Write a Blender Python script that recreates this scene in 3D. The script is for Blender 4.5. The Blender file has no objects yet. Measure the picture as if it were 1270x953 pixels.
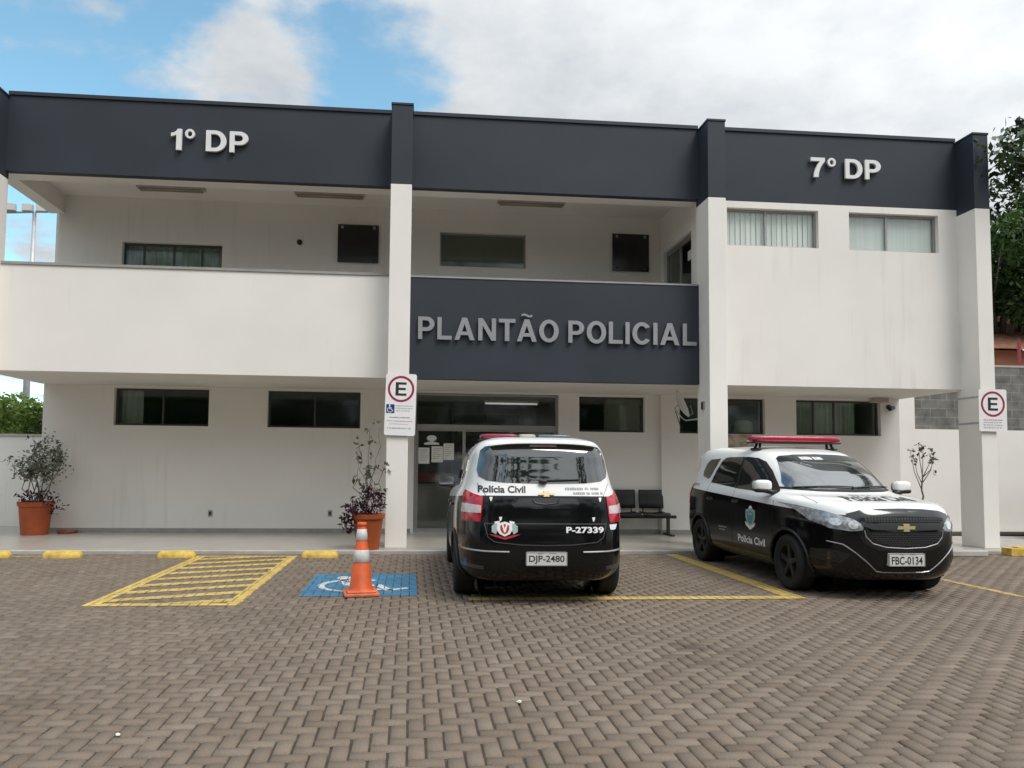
import bpy, bmesh, math, random
import numpy as np
from mathutils import Vector, Matrix
from mathutils.bvhtree import BVHTree
from mathutils.geometry import delaunay_2d_cdt

random.seed(7)
rng = np.random.default_rng(7)
R = math.radians
SC = bpy.context.scene
COL = SC.collection

# ------------------------------------------------------------------ materials
def new_mat(name):
    m = bpy.data.materials.new(name)
    m.use_nodes = True
    nt = m.node_tree
    b = nt.nodes.get('Principled BSDF')
    return m, nt, b

def N(nt, kind, **kw):
    n = nt.nodes.new(kind)
    for k, v in kw.items():
        setattr(n, k, v)
    return n

def ramp(nt, stops, interp='LINEAR'):
    n = nt.nodes.new('ShaderNodeValToRGB')
    cr = n.color_ramp
    cr.interpolation = interp
    while len(cr.elements) < len(stops):
        cr.elements.new(0.5)
    for e, (p, c) in zip(cr.elements, stops):
        e.position = p
        e.color = (c[0], c[1], c[2], 1) if len(c) == 3 else c
    return n

def mat(name, col, rough=0.6, metal=0.0, var=0.0, scale=6.0, bump=0.0, bscale=80.0, stretch=None, coat=0.0, spec=0.5, detail=6.0):
    """Principled material whose base colour wanders a little with object-space noise (paint age, dirt)."""
    m, nt, b = new_mat(name)
    b.inputs['Roughness'].default_value = rough
    b.inputs['Metallic'].default_value = metal
    b.inputs['Specular IOR Level'].default_value = spec
    b.inputs['Coat Weight'].default_value = coat
    b.inputs['Coat Roughness'].default_value = 0.04
    tc = N(nt, 'ShaderNodeTexCoord')
    src = tc.outputs['Object']
    if stretch:
        mp = N(nt, 'ShaderNodeMapping')
        mp.inputs['Scale'].default_value = stretch
        nt.links.new(src, mp.inputs['Vector'])
        src = mp.outputs['Vector']
    if var > 0:
        nz = N(nt, 'ShaderNodeTexNoise')
        nz.inputs['Scale'].default_value = scale
        nz.inputs['Detail'].default_value = detail
        nt.links.new(src, nz.inputs['Vector'])
        lo = tuple(max(0, c * (1 - var)) for c in col)
        hi = tuple(min(1, c * (1 + var)) for c in col)
        r = ramp(nt, [(0.3, lo), (0.7, hi)])
        nt.links.new(nz.outputs['Fac'], r.inputs['Fac'])
        nt.links.new(r.outputs['Color'], b.inputs['Base Color'])
    else:
        b.inputs['Base Color'].default_value = (*col, 1)
    if bump > 0:
        nb = N(nt, 'ShaderNodeTexNoise')
        nb.inputs['Scale'].default_value = bscale
        nb.inputs['Detail'].default_value = 4
        nt.links.new(tc.outputs['Object'], nb.inputs['Vector'])
        bp = N(nt, 'ShaderNodeBump')
        bp.inputs['Strength'].default_value = bump
        bp.inputs['Distance'].default_value = 0.01
        nt.links.new(nb.outputs['Fac'], bp.inputs['Height'])
        nt.links.new(bp.outputs['Normal'], b.inputs['Normal'])
    return m

def plaster(name, col, streak=0.10):
    """painted render: broad mottling, rain streaks running down, fine trowel bump"""
    m, nt, b = new_mat(name)
    b.inputs['Roughness'].default_value = 0.75
    b.inputs['Specular IOR Level'].default_value = 0.25
    tc = N(nt, 'ShaderNodeTexCoord')
    n1 = N(nt, 'ShaderNodeTexNoise'); n1.inputs['Scale'].default_value = 0.9; n1.inputs['Detail'].default_value = 8
    nt.links.new(tc.outputs['Object'], n1.inputs['Vector'])
    mp = N(nt, 'ShaderNodeMapping'); mp.inputs['Scale'].default_value = (5.0, 5.0, 0.28)
    nt.links.new(tc.outputs['Object'], mp.inputs['Vector'])
    n2 = N(nt, 'ShaderNodeTexNoise'); n2.inputs['Scale'].default_value = 1.6; n2.inputs['Detail'].default_value = 6
    nt.links.new(mp.outputs['Vector'], n2.inputs['Vector'])
    r1 = ramp(nt, [(0.3, tuple(c * 0.94 for c in col)), (0.65, col)])
    nt.links.new(n1.outputs['Fac'], r1.inputs['Fac'])
    r2 = ramp(nt, [(0.28, (1 - streak, 1 - streak * 1.05, 1 - streak * 1.15)), (0.5, (1, 1, 1))])
    n4 = N(nt, 'ShaderNodeTexNoise'); n4.inputs['Scale'].default_value = 0.55; n4.inputs['Detail'].default_value = 3
    nt.links.new(tc.outputs['Object'], n4.inputs['Vector'])
    pm = N(nt, 'ShaderNodeMapRange'); pm.inputs['From Min'].default_value = 0.42; pm.inputs['From Max'].default_value = 0.62
    pm.inputs['To Min'].default_value = 0.28; pm.inputs['To Max'].default_value = 0.0      # streaks only in patches
    nt.links.new(n4.outputs['Fac'], pm.inputs['Value'])
    ad = N(nt, 'ShaderNodeMath', operation='ADD'); nt.links.new(n2.outputs['Fac'], ad.inputs[0]); nt.links.new(pm.outputs[0], ad.inputs[1])
    nt.links.new(ad.outputs[0], r2.inputs['Fac'])
    mx = N(nt, 'ShaderNodeMixRGB', blend_type='MULTIPLY'); mx.inputs['Fac'].default_value = 1
    nt.links.new(r1.outputs['Color'], mx.inputs['Color1'])
    nt.links.new(r2.outputs['Color'], mx.inputs['Color2'])
    nt.links.new(mx.outputs['Color'], b.inputs['Base Color'])
    nb = N(nt, 'ShaderNodeTexNoise'); nb.inputs['Scale'].default_value = 45; nb.inputs['Detail'].default_value = 6
    nt.links.new(tc.outputs['Object'], nb.inputs['Vector'])
    bp = N(nt, 'ShaderNodeBump'); bp.inputs['Strength'].default_value = 0.12; bp.inputs['Distance'].default_value = 0.01
    nt.links.new(nb.outputs['Fac'], bp.inputs['Height'])
    nt.links.new(bp.outputs['Normal'], b.inputs['Normal'])
    return m

def emis(name, col, s):
    m, nt, b = new_mat(name)
    b.inputs['Base Color'].default_value = (*col, 1)
    b.inputs['Emission Color'].default_value = (*col, 1)
    b.inputs['Emission Strength'].default_value = s
    return m

def glass(name, tint, rough=0.02, refl=1.0):
    m, nt, b = new_mat(name)
    nt.nodes.remove(b)
    out = nt.nodes['Material Output']
    tr = N(nt, 'ShaderNodeBsdfTransparent'); tr.inputs['Color'].default_value = (*tint, 1)
    gl = N(nt, 'ShaderNodeBsdfGlossy'); gl.inputs['Roughness'].default_value = rough + 0.05
    gl.inputs['Color'].default_value = (0.9, 0.95, 0.95, 1)
    lw = N(nt, 'ShaderNodeLayerWeight'); lw.inputs['Blend'].default_value = 0.5     # Schlick, the same from both faces of the pane
    pw = N(nt, 'ShaderNodeMath', operation='POWER'); pw.inputs[1].default_value = 4.5
    nt.links.new(lw.outputs['Facing'], pw.inputs[0])
    mul = N(nt, 'ShaderNodeMath', operation='MULTIPLY_ADD'); mul.inputs[1].default_value = 0.9; mul.inputs[2].default_value = 0.05 * refl
    mul.use_clamp = True
    nt.links.new(pw.outputs[0], mul.inputs[0])
    tc = N(nt, 'ShaderNodeTexCoord')
    nz = N(nt, 'ShaderNodeTexNoise'); nz.inputs['Scale'].default_value = 1.1
    nt.links.new(tc.outputs['Object'], nz.inputs['Vector'])
    bp = N(nt, 'ShaderNodeBump'); bp.inputs['Strength'].default_value = 0.06; bp.inputs['Distance'].default_value = 0.02
    nt.links.new(nz.outputs['Fac'], bp.inputs['Height'])
    nt.links.new(bp.outputs['Normal'], gl.inputs['Normal'])
    mx = N(nt, 'ShaderNodeMixShader')
    nt.links.new(mul.outputs[0], mx.inputs['Fac'])
    nt.links.new(tr.outputs[0], mx.inputs[1]); nt.links.new(gl.outputs[0], mx.inputs[2])
    nt.links.new(mx.outputs[0], out.inputs['Surface'])
    return m

def leaf_mat(name, dark, light, trans=0.35):
    m, nt, b = new_mat(name)
    out = nt.nodes['Material Output']
    at = N(nt, 'ShaderNodeAttribute'); at.attribute_name = 'tone'
    r = ramp(nt, [(0.0, dark), (1.0, light)])
    nt.links.new(at.outputs['Fac'], r.inputs['Fac'])
    nt.links.new(r.outputs['Color'], b.inputs['Base Color'])
    b.inputs['Roughness'].default_value = 0.55
    b.inputs['Specular IOR Level'].default_value = 0.3
    tl = N(nt, 'ShaderNodeBsdfTranslucent')
    nt.links.new(r.outputs['Color'], tl.inputs['Color'])
    mx = N(nt, 'ShaderNodeMixShader'); mx.inputs['Fac'].default_value = trans
    nt.links.new(b.outputs[0], mx.inputs[1]); nt.links.new(tl.outputs[0], mx.inputs[2])
    nt.links.new(mx.outputs[0], out.inputs['Surface'])
    return m

def paver_mat():
    m, nt, b = new_mat('paver_concrete')
    at = N(nt, 'ShaderNodeAttribute'); at.attribute_name = 'tone'
    tc = N(nt, 'ShaderNodeTexCoord')
    r = ramp(nt, [(0.0, (0.134, 0.101, 0.076)), (0.5, (0.176, 0.138, 0.108)), (1.0, (0.224, 0.182, 0.147))])
    nt.links.new(at.outputs['Fac'], r.inputs['Fac'])
    n1 = N(nt, 'ShaderNodeTexNoise'); n1.inputs['Scale'].default_value = 0.55; n1.inputs['Detail'].default_value = 7
    n1.inputs['Roughness'].default_value = 0.65
    nt.links.new(tc.outputs['Object'], n1.inputs['Vector'])
    r1 = ramp(nt, [(0.28, (0.78, 0.76, 0.72)), (0.43, (0.98, 0.98, 0.96)), (0.75, (1.14, 1.13, 1.12))])
    nt.links.new(n1.outputs['Fac'], r1.inputs['Fac'])
    n2 = N(nt, 'ShaderNodeTexNoise'); n2.inputs['Scale'].default_value = 130; n2.inputs['Detail'].default_value = 3
    nt.links.new(tc.outputs['Object'], n2.inputs['Vector'])
    r2 = ramp(nt, [(0.3, (0.8, 0.8, 0.8)), (0.7, (1.15, 1.15, 1.15))])
    nt.links.new(n2.outputs['Fac'], r2.inputs['Fac'])
    a = N(nt, 'ShaderNodeMixRGB', blend_type='MULTIPLY'); a.inputs['Fac'].default_value = 1
    c = N(nt, 'ShaderNodeMixRGB', blend_type='MULTIPLY'); c.inputs['Fac'].default_value = 1
    nt.links.new(r.outputs['Color'], a.inputs['Color1']); nt.links.new(r1.outputs['Color'], a.inputs['Color2'])
    nt.links.new(a.outputs['Color'], c.inputs['Color1']); nt.links.new(r2.outputs['Color'], c.inputs['Color2'])
    # a few old oil drips with a shape of their own
    n3 = N(nt, 'ShaderNodeTexNoise'); n3.inputs['Scale'].default_value = 1.3; n3.inputs['Detail'].default_value = 5
    nt.links.new(tc.outputs['Object'], n3.inputs['Vector'])
    r3 = ramp(nt, [(0.70, (1, 1, 1)), (0.76, (0.55, 0.53, 0.52))])
    nt.links.new(n3.outputs['Fac'], r3.inputs['Fac'])
    d = N(nt, 'ShaderNodeMixRGB', blend_type='MULTIPLY'); d.inputs['Fac'].default_value = 1
    nt.links.new(c.outputs['Color'], d.inputs['Color1']); nt.links.new(r3.outputs['Color'], d.inputs['Color2'])
    # two old oil blots in the middle of the yard, ragged at the edge
    last = d.outputs['Color']
    for cxy, rad in (((2.24, -6.47), .19), ((2.10, -6.33), .12), ((3.1, -6.23), .08)):
        vd = N(nt, 'ShaderNodeVectorMath', operation='DISTANCE'); vd.inputs[1].default_value = (*cxy, 0)
        nt.links.new(tc.outputs['Object'], vd.inputs[0])
        ns = N(nt, 'ShaderNodeMath', operation='MULTIPLY_ADD'); ns.inputs[1].default_value = .55; nt.links.new(n3.outputs['Fac'], ns.inputs[0]); nt.links.new(vd.outputs['Value'], ns.inputs[2])
        mr = N(nt, 'ShaderNodeMapRange'); mr.inputs['From Min'].default_value = .27 + rad * .35; mr.inputs['From Max'].default_value = .27 + rad
        mr.inputs['To Min'].default_value = .62; mr.inputs['To Max'].default_value = 1.0
        nt.links.new(ns.outputs[0], mr.inputs['Value'])
        mm = N(nt, 'ShaderNodeVectorMath', operation='SCALE'); nt.links.new(last, mm.inputs[0]); nt.links.new(mr.outputs[0], mm.inputs['Scale'])
        last = mm.outputs['Vector']
    nt.links.new(last, b.inputs['Base Color'])
    b.inputs['Roughness'].default_value = 0.82
    b.inputs['Specular IOR Level'].default_value = 0.3
    bp = N(nt, 'ShaderNodeBump'); bp.inputs['Strength'].default_value = 0.35; bp.inputs['Distance'].default_value = 0.004
    nt.links.new(n2.outputs['Fac'], bp.inputs['Height'])
    nt.links.new(bp.outputs['Normal'], b.inputs['Normal'])
    return m

def paint_mat(name, col, wear=0.42):
    """road paint, chipped: where the noise is high the paint is gone and the paver under it shows"""
    m, nt, b = new_mat(name)
    out = nt.nodes['Material Output']
    tc = N(nt, 'ShaderNodeTexCoord')
    n1 = N(nt, 'ShaderNodeTexNoise'); n1.inputs['Scale'].default_value = 14; n1.inputs['Detail'].default_value = 9
    n1.inputs['Roughness'].default_value = 0.7
    nt.links.new(tc.outputs['Object'], n1.inputs['Vector'])
    r = ramp(nt, [(wear - 0.07, (0, 0, 0)), (wear + 0.05, (1, 1, 1))])
    nt.links.new(n1.outputs['Fac'], r.inputs['Fac'])
    n2 = N(nt, 'ShaderNodeTexNoise'); n2.inputs['Scale'].default_value = 3; n2.inputs['Detail'].default_value = 5
    nt.links.new(tc.outputs['Object'], n2.inputs['Vector'])
    r2 = ramp(nt, [(0.3, tuple(c * 0.72 for c in col)), (0.65, col)])
    nt.links.new(n2.outputs['Fac'], r2.inputs['Fac'])
    nt.links.new(r2.outputs['Color'], b.inputs['Base Color'])
    b.inputs['Roughness'].default_value = 0.7
    tr = N(nt, 'ShaderNodeBsdfTransparent')
    mx = N(nt, 'ShaderNodeMixShader')
    nt.links.new(r.outputs['Color'], mx.inputs['Fac'])
    nt.links.new(tr.outputs[0], mx.inputs[1]); nt.links.new(b.outputs[0], mx.inputs[2])
    nt.links.new(mx.outputs[0], out.inputs['Surface'])
    return m

def livery_mat(name, low, high, a=1.005, k=-0.046):
    """two-tone car paint: the colour changes along a line fixed to the car"""
    m, nt, b = new_mat(name)
    tc = N(nt, 'ShaderNodeTexCoord')
    sp = N(nt, 'ShaderNodeSeparateXYZ')
    nt.links.new(tc.outputs['Object'], sp.inputs[0])
    mu = N(nt, 'ShaderNodeMath', operation='MULTIPLY_ADD'); mu.inputs[1].default_value = -k; mu.inputs[2].default_value = -a
    nt.links.new(sp.outputs['X'], mu.inputs[0])
    ad = N(nt, 'ShaderNodeMath', operation='ADD')
    nt.links.new(mu.outputs[0], ad.inputs[0]); nt.links.new(sp.outputs['Z'], ad.inputs[1])
    gt = N(nt, 'ShaderNodeMath', operation='GREATER_THAN'); gt.inputs[1].default_value = 0
    nt.links.new(ad.outputs[0], gt.inputs[0])
    nz = N(nt, 'ShaderNodeTexNoise'); nz.inputs['Scale'].default_value = 2.2; nz.inputs['Detail'].default_value = 7
    nt.links.new(tc.outputs['Object'], nz.inputs['Vector'])
    rr = ramp(nt, [(0.3, (0.07, 0.07, 0.07)), (0.75, (0.17, 0.17, 0.17))])
    nt.links.new(nz.outputs['Fac'], rr.inputs['Fac'])
    mx = N(nt, 'ShaderNodeMixRGB')
    mx.inputs['Color1'].default_value = (*low, 1); mx.inputs['Color2'].default_value = (*high, 1)
    nt.links.new(gt.outputs[0], mx.inputs['Fac'])
    # road dust low on the doors
    dz = N(nt, 'ShaderNodeMapRange'); dz.inputs['From Min'].default_value = 0.75; dz.inputs['From Max'].default_value = 0.25
    dz.inputs['To Min'].default_value = 0.0; dz.inputs['To Max'].default_value = 0.05
    nt.links.new(sp.outputs['Z'], dz.inputs['Value'])
    dm = N(nt, 'ShaderNodeMath', operation='MULTIPLY')
    nt.links.new(dz.outputs[0], dm.inputs[0]); nt.links.new(nz.outputs['Fac'], dm.inputs[1])
    mx2 = N(nt, 'ShaderNodeMixRGB'); mx2.inputs['Color2'].default_value = (0.25, 0.22, 0.18, 1)
    nt.links.new(dm.outputs[0], mx2.inputs['Fac']); nt.links.new(mx.outputs['Color'], mx2.inputs['Color1'])
    nt.links.new(mx2.outputs['Color'], b.inputs['Base Color'])
    nt.links.new(rr.outputs['Color'], b.inputs['Roughness'])
    b.inputs['Specular IOR Level'].default_value = 0.32
    b.inputs['Coat Weight'].default_value = 0.08
    b.inputs['Coat Roughness'].default_value = 0.05
    return m

def block_mat():
    m, nt, b = new_mat('grey_blockwork')
    tc = N(nt, 'ShaderNodeTexCoord')
    mp = N(nt, 'ShaderNodeMapping'); mp.inputs['Rotation'].default_value = (R(90), 0, 0)
    nt.links.new(tc.outputs['Object'], mp.inputs['Vector'])
    br = N(nt, 'ShaderNodeTexBrick')
    br.inputs['Scale'].default_value = 1.0
    br.inputs['Brick Width'].default_value = 0.40; br.inputs['Row Height'].default_value = 0.20
    br.inputs['Mortar Size'].default_value = 0.012
    br.inputs['Color1'].default_value = (0.20, 0.195, 0.18, 1); br.inputs['Color2'].default_value = (0.145, 0.14, 0.13, 1)
    br.inputs['Mortar'].default_value = (0.24, 0.23, 0.215, 1)
    nt.links.new(mp.outputs['Vector'], br.inputs['Vector'])
    nz = N(nt, 'ShaderNodeTexNoise'); nz.inputs['Scale'].default_value = 4; nz.inputs['Detail'].default_value = 8
    nt.links.new(tc.outputs['Object'], nz.inputs['Vector'])
    r = ramp(nt, [(0.3, (0.6, 0.6, 0.6)), (0.7, (1.2, 1.2, 1.2))])
    nt.links.new(nz.outputs['Fac'], r.inputs['Fac'])
    mx = N(nt, 'ShaderNodeMixRGB', blend_type='MULTIPLY'); mx.inputs['Fac'].default_value = 1
    nt.links.new(br.outputs['Color'], mx.inputs['Color1']); nt.links.new(r.outputs['Color'], mx.inputs['Color2'])
    nt.links.new(mx.outputs['Color'], b.inputs['Base Color'])
    b.inputs['Roughness'].default_value = 0.9
    bp = N(nt, 'ShaderNodeBump'); bp.inputs['Strength'].default_value = 0.5; bp.inputs['Distance'].default_value = 0.01
    nt.links.new(nz.outputs['Fac'], bp.inputs['Height']); nt.links.new(bp.outputs['Normal'], b.inputs['Normal'])
    return m

def patch_mat():
    """the patch of bare, peeling render under the window"""
    m, nt, b = new_mat('peeling_render')
    tc = N(nt, 'ShaderNodeTexCoord')
    v = N(nt, 'ShaderNodeTexVoronoi'); v.inputs['Scale'].default_value = 9
    nt.links.new(tc.outputs['Object'], v.inputs['Vector'])
    nz = N(nt, 'ShaderNodeTexNoise'); nz.inputs['Scale'].default_value = 7; nz.inputs['Detail'].default_value = 8
    nt.links.new(tc.outputs['Object'], nz.inputs['Vector'])
    r = ramp(nt, [(0.3, (0.20, 0.15, 0.09)), (0.48, (0.42, 0.33, 0.24)), (0.62, (0.55, 0.49, 0.42)), (0.75, (0.22, 0.24, 0.14))])
    nt.links.new(nz.outputs['Fac'], r.inputs['Fac'])
    nt.links.new(r.outputs['Color'], b.inputs['Base Color'])
    b.inputs['Roughness'].default_value = 0.9
    return m

M = {}
M['wall'] = plaster('white_render', (0.82, 0.79, 0.745), 0.085)
M['soffit'] = plaster('soffit_paint', (0.78, 0.745, 0.69), 0.02)
M['band'] = mat('dark_grey_paint', (0.0275, 0.0335, 0.0445), 0.6, var=0.16, scale=0.8, bump=0.08, bscale=60, spec=0.35)
M['coping'] = mat('dark_flashing', (0.012, 0.018, 0.032), 0.45)
M['capgrey'] = mat('grey_capping', (0.30, 0.29, 0.275), 0.6, var=0.1)
M['skirting'] = mat('grey_skirting', (0.30, 0.29, 0.27), 0.5, var=0.12)
M['floor'] = mat('polished_walkway', (0.37, 0.345, 0.305), 0.28, var=0.10, scale=2.5, spec=0.5)
M['intwall'] = mat('interior_wall', (0.34, 0.33, 0.30), 0.8, var=0.05)
M['barred_old'] = mat('faded_red_lens', (0.24, 0.020, 0.040), 0.25, var=0.15, scale=5, coat=0.4)
M['intfloor'] = mat('interior_floor', (0.25, 0.24, 0.22), 0.4, var=0.05)
M['roof'] = mat('roof_sheet', (0.22, 0.22, 0.22), 0.7, var=0.1)
M['alu'] = mat('grey_aluminium', (0.34, 0.34, 0.33), 0.4, metal=0.5, var=0.06)
M['bronze'] = mat('dark_frame', (0.07, 0.068, 0.062), 0.4, metal=0.3, var=0.08)
M['glass'] = glass('window_glass', (0.80, 0.84, 0.80))
M['clearglass'] = glass('door_glass', (0.93, 0.95, 0.94), refl=1.0)
M['blind'] = mat('pale_blind', (0.72, 0.74, 0.72), 0.8, var=0.08, scale=1.0, stretch=(30, 1, .3))
M['vblind'] = mat('vertical_blind_fabric', (0.80, 0.80, 0.77), 0.85, var=0.12, scale=2.0, stretch=(6, 6, .4))
M['olive'] = mat('olive_blind', (0.26, 0.255, 0.22), 0.85, var=0.06)
M['curtain'] = mat('pale_green_curtain', (0.55, 0.60, 0.56), 0.85, var=0.15, scale=3.0, stretch=(8, 8, .3))
M['plaque'] = mat('black_acrylic', (0.012, 0.011, 0.011), 0.18, var=0.1)
M['steel'] = mat('brushed_steel', (0.34, 0.34, 0.35), 0.42, metal=0.5, var=0.10, scale=5, stretch=(1, 1, 14))
M['letterw'] = mat('pale_grey_letter', (0.74, 0.74, 0.73), 0.4, var=0.04)
M['housing'] = mat('lamp_housing', (0.42, 0.38, 0.33), 0.5, var=0.08)
M['tube'] = mat('unlit_tube', (0.40, 0.33, 0.28), 0.35, var=0.05)
M['black'] = mat('black_plastic', (0.013, 0.013, 0.013), 0.45, var=0.12, bump=0.05)
M['dark'] = mat('dark_void', (0.006, 0.006, 0.006), 0.9)
M['darkgrey'] = mat('dark_grey_metal', (0.05, 0.05, 0.052), 0.4, metal=0.4, var=0.1)
M['signw'] = mat('sign_white', (0.82, 0.80, 0.80), 0.4, var=0.03)
M['signred'] = mat('sign_red', (0.30, 0.022, 0.045), 0.4, var=0.06)
M['signblack'] = mat('sign_black', (0.022, 0.024, 0.022), 0.4)
M['signblue'] = mat('sign_blue', (0.012, 0.035, 0.17), 0.4)
M['signgrey'] = mat('sign_small_print', (0.30, 0.31, 0.36), 0.5)
M['signpink'] = mat('sign_red_print', (0.48, 0.14, 0.18), 0.5)
M['terracotta'] = mat('terracotta', (0.32, 0.066, 0.014), 0.6, var=0.20, scale=4, bump=0.1, bscale=30)
M['soil'] = mat('potting_soil', (0.035, 0.022, 0.014), 0.95, var=0.3, scale=30, bump=0.6, bscale=60)
M['bark'] = mat('bark', (0.11, 0.085, 0.065), 0.9, var=0.3, scale=12, bump=0.5, bscale=30, stretch=(4, 4, .7))
M['twig'] = mat('grey_twig', (0.17, 0.14, 0.11), 0.85, var=0.2)
M['orange'] = mat('cone_orange', (0.60, 0.092, 0.018), 0.55, var=0.22, scale=7)
M['coneworn'] = mat('cone_scuffed_base', (0.58, 0.15, 0.065), 0.65, var=0.2, scale=9)
M['reflect'] = mat('cone_white_sleeve', (0.60, 0.585, 0.57), 0.45, var=0.22, scale=9)
M['yellowcurb'] = mat('yellow_kerb_paint', (0.55, 0.375, 0.075), 0.7, var=0.34, scale=9, bump=0.15, bscale=40)
M['paver'] = paver_mat()
M['joint'] = mat('joint_sand', (0.060, 0.047, 0.036), 0.95, var=0.3, scale=10)
M['groundfar'] = mat('far_ground', (0.13, 0.12, 0.10), 0.95, var=0.2, scale=0.3)
M['yellowp'] = paint_mat('yellow_road_paint', (0.64, 0.455, 0.13), 0.36)
M['yellowthin'] = paint_mat('worn_yellow_paint', (0.58, 0.42, 0.15), 0.42)
M['bluep'] = paint_mat('blue_road_paint', (0.055, 0.20, 0.34), 0.34)
M['whitep'] = paint_mat('white_road_paint', (0.66, 0.68, 0.68), 0.38)
M['kerb'] = mat('kerb_concrete', (0.40, 0.375, 0.34), 0.8, var=0.15, scale=4)
M['block'] = block_mat()
M['peel'] = patch_mat()
M['brickorange'] = mat('orange_render', (0.50, 0.21, 0.12), 0.85, var=0.15, scale=2)
M['rooftile'] = mat('roof_tile', (0.46, 0.22, 0.13), 0.85, var=0.25, scale=6)
M['galv'] = mat('galvanised', (0.50, 0.52, 0.53), 0.45, metal=0.4, var=0.1)
M['dish'] = mat('dish_paint', (0.66, 0.64, 0.62), 0.5, var=0.08)
M['redpanel'] = mat('red_laminate', (0.28, 0.010, 0.014), 0.35, var=0.05)
M['paper'] = mat('paper_notice', (0.74, 0.73, 0.68), 0.8, var=0.04)
M['lampon'] = emis('lit_tube', (1.0, 0.97, 0.9), 0.22)
M['shelf'] = mat('grey_shelf', (0.32, 0.32, 0.31), 0.6, var=0.05)
M['folder'] = mat('folders', (0.40, 0.36, 0.28), 0.7, var=0.4, scale=6, stretch=(9, 1, .2))
# car
M['livery'] = livery_mat('police_two_tone', (0.0045, 0.0045, 0.005), (0.80, 0.80, 0.79))
M['greypaint'] = mat('dark_grey_car_paint', (0.03, 0.03, 0.032), 0.2, metal=0.3, coat=0.6)
M['carglass'] = mat('tinted_car_glass', (0.010, 0.012, 0.013), 0.03, spec=1.0, coat=1.0)
M['screen'] = mat('windscreen_glass', (0.040, 0.044, 0.044), 0.03, var=.5, scale=3, spec=1.0, coat=1.0)
for _m, _i in ((M['screen'], 2.3), (M['carglass'], 1.65)): _m.node_tree.nodes['Principled BSDF'].inputs['Coat IOR'].default_value = _i
M['sunband'] = mat('windscreen_band', (0.010, 0.020, 0.022), 0.12)
M['whitepaint'] = mat('white_car_paint', (0.80, 0.80, 0.79), 0.2, coat=0.5)
M['blackgloss'] = mat('black_gloss', (0.006, 0.006, 0.007), 0.12, coat=0.5)
M['seam'] = mat('panel_gap', (0.003, 0.003, 0.003), 0.9)
M['seamgrey'] = mat('panel_edge', (0.060, 0.060, 0.064), 0.35)
M['chrome'] = mat('chrome', (0.72, 0.72, 0.74), 0.15, metal=1.0)
M['satin'] = mat('satin_trim', (0.40, 0.40, 0.42), 0.3, metal=0.7)
M['gold'] = mat('gold_badge', (0.56, 0.47, 0.27), 0.3, metal=0.45, var=0.08)
M['tyre'] = mat('tyre_rubber', (0.008, 0.008, 0.008), 0.8, var=0.2, scale=20, bump=0.3, bscale=60)
M['rim'] = mat('dusty_wheel', (0.034, 0.033, 0.032), 0.5, metal=0.4, var=0.2)
M['taill'] = mat('tail_lamp_red', (0.42, 0.012, 0.028), 0.12, var=0.2, scale=18, coat=0.5)
M['taillw'] = mat('tail_lamp_clear', (0.62, 0.50, 0.50), 0.15, var=0.2, scale=40, coat=0.5)
M['headl'] = mat('headlamp_reflector', (0.36, 0.37, 0.39), 0.22, metal=0.35, var=0.5, scale=22, bump=0.6, bscale=26, coat=1.0)
M['bulb'] = mat('headlamp_bowl', (0.72, 0.73, 0.75), 0.18, metal=0.4, var=.3, scale=30, coat=1.0)
M['barred'] = mat('red_lens', (0.36, 0.010, 0.035), 0.10, var=0.10, scale=5, coat=0.6)
M['barclear'] = mat('clear_lens', (0.55, 0.53, 0.50), 0.15, coat=0.6)
M['bargrey'] = mat('smoke_lens', (0.10, 0.12, 0.14), 0.15, coat=0.6)
M['plate'] = mat('number_plate', (0.62, 0.61, 0.58), 0.45, var=0.05)
M['decalw'] = mat('white_vinyl', (0.78, 0.78, 0.77), 0.4)
M['decalk'] = mat('dark_vinyl', (0.025, 0.025, 0.03), 0.4)
M['decalg'] = mat('grey_vinyl', (0.28, 0.28, 0.30), 0.4)
M['teal'] = mat('teal_vinyl', (0.10, 0.24, 0.26), 0.4)
M['palegreen'] = mat('pale_green_vinyl', (0.32, 0.45, 0.42), 0.4)
M['decalred'] = mat('red_vinyl', (0.40, 0.03, 0.04), 0.4)
M['leafdark'] = leaf_mat('dark_leaf', (0.008, 0.018, 0.006), (0.075, 0.145, 0.035))
M['leafmid'] = leaf_mat('mid_leaf', (0.030, 0.062, 0.012), (0.17, 0.25, 0.05))
M['leafpale'] = leaf_mat('pale_leaf', (0.09, 0.13, 0.09), (0.42, 0.48, 0.40))
M['leafshrub'] = leaf_mat('shrub_leaf', (0.045, 0.052, 0.032), (0.34, 0.36, 0.27))
M['leafpurple'] = leaf_mat('purple_leaf', (0.018, 0.004, 0.012), (0.085, 0.025, 0.055))

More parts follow.
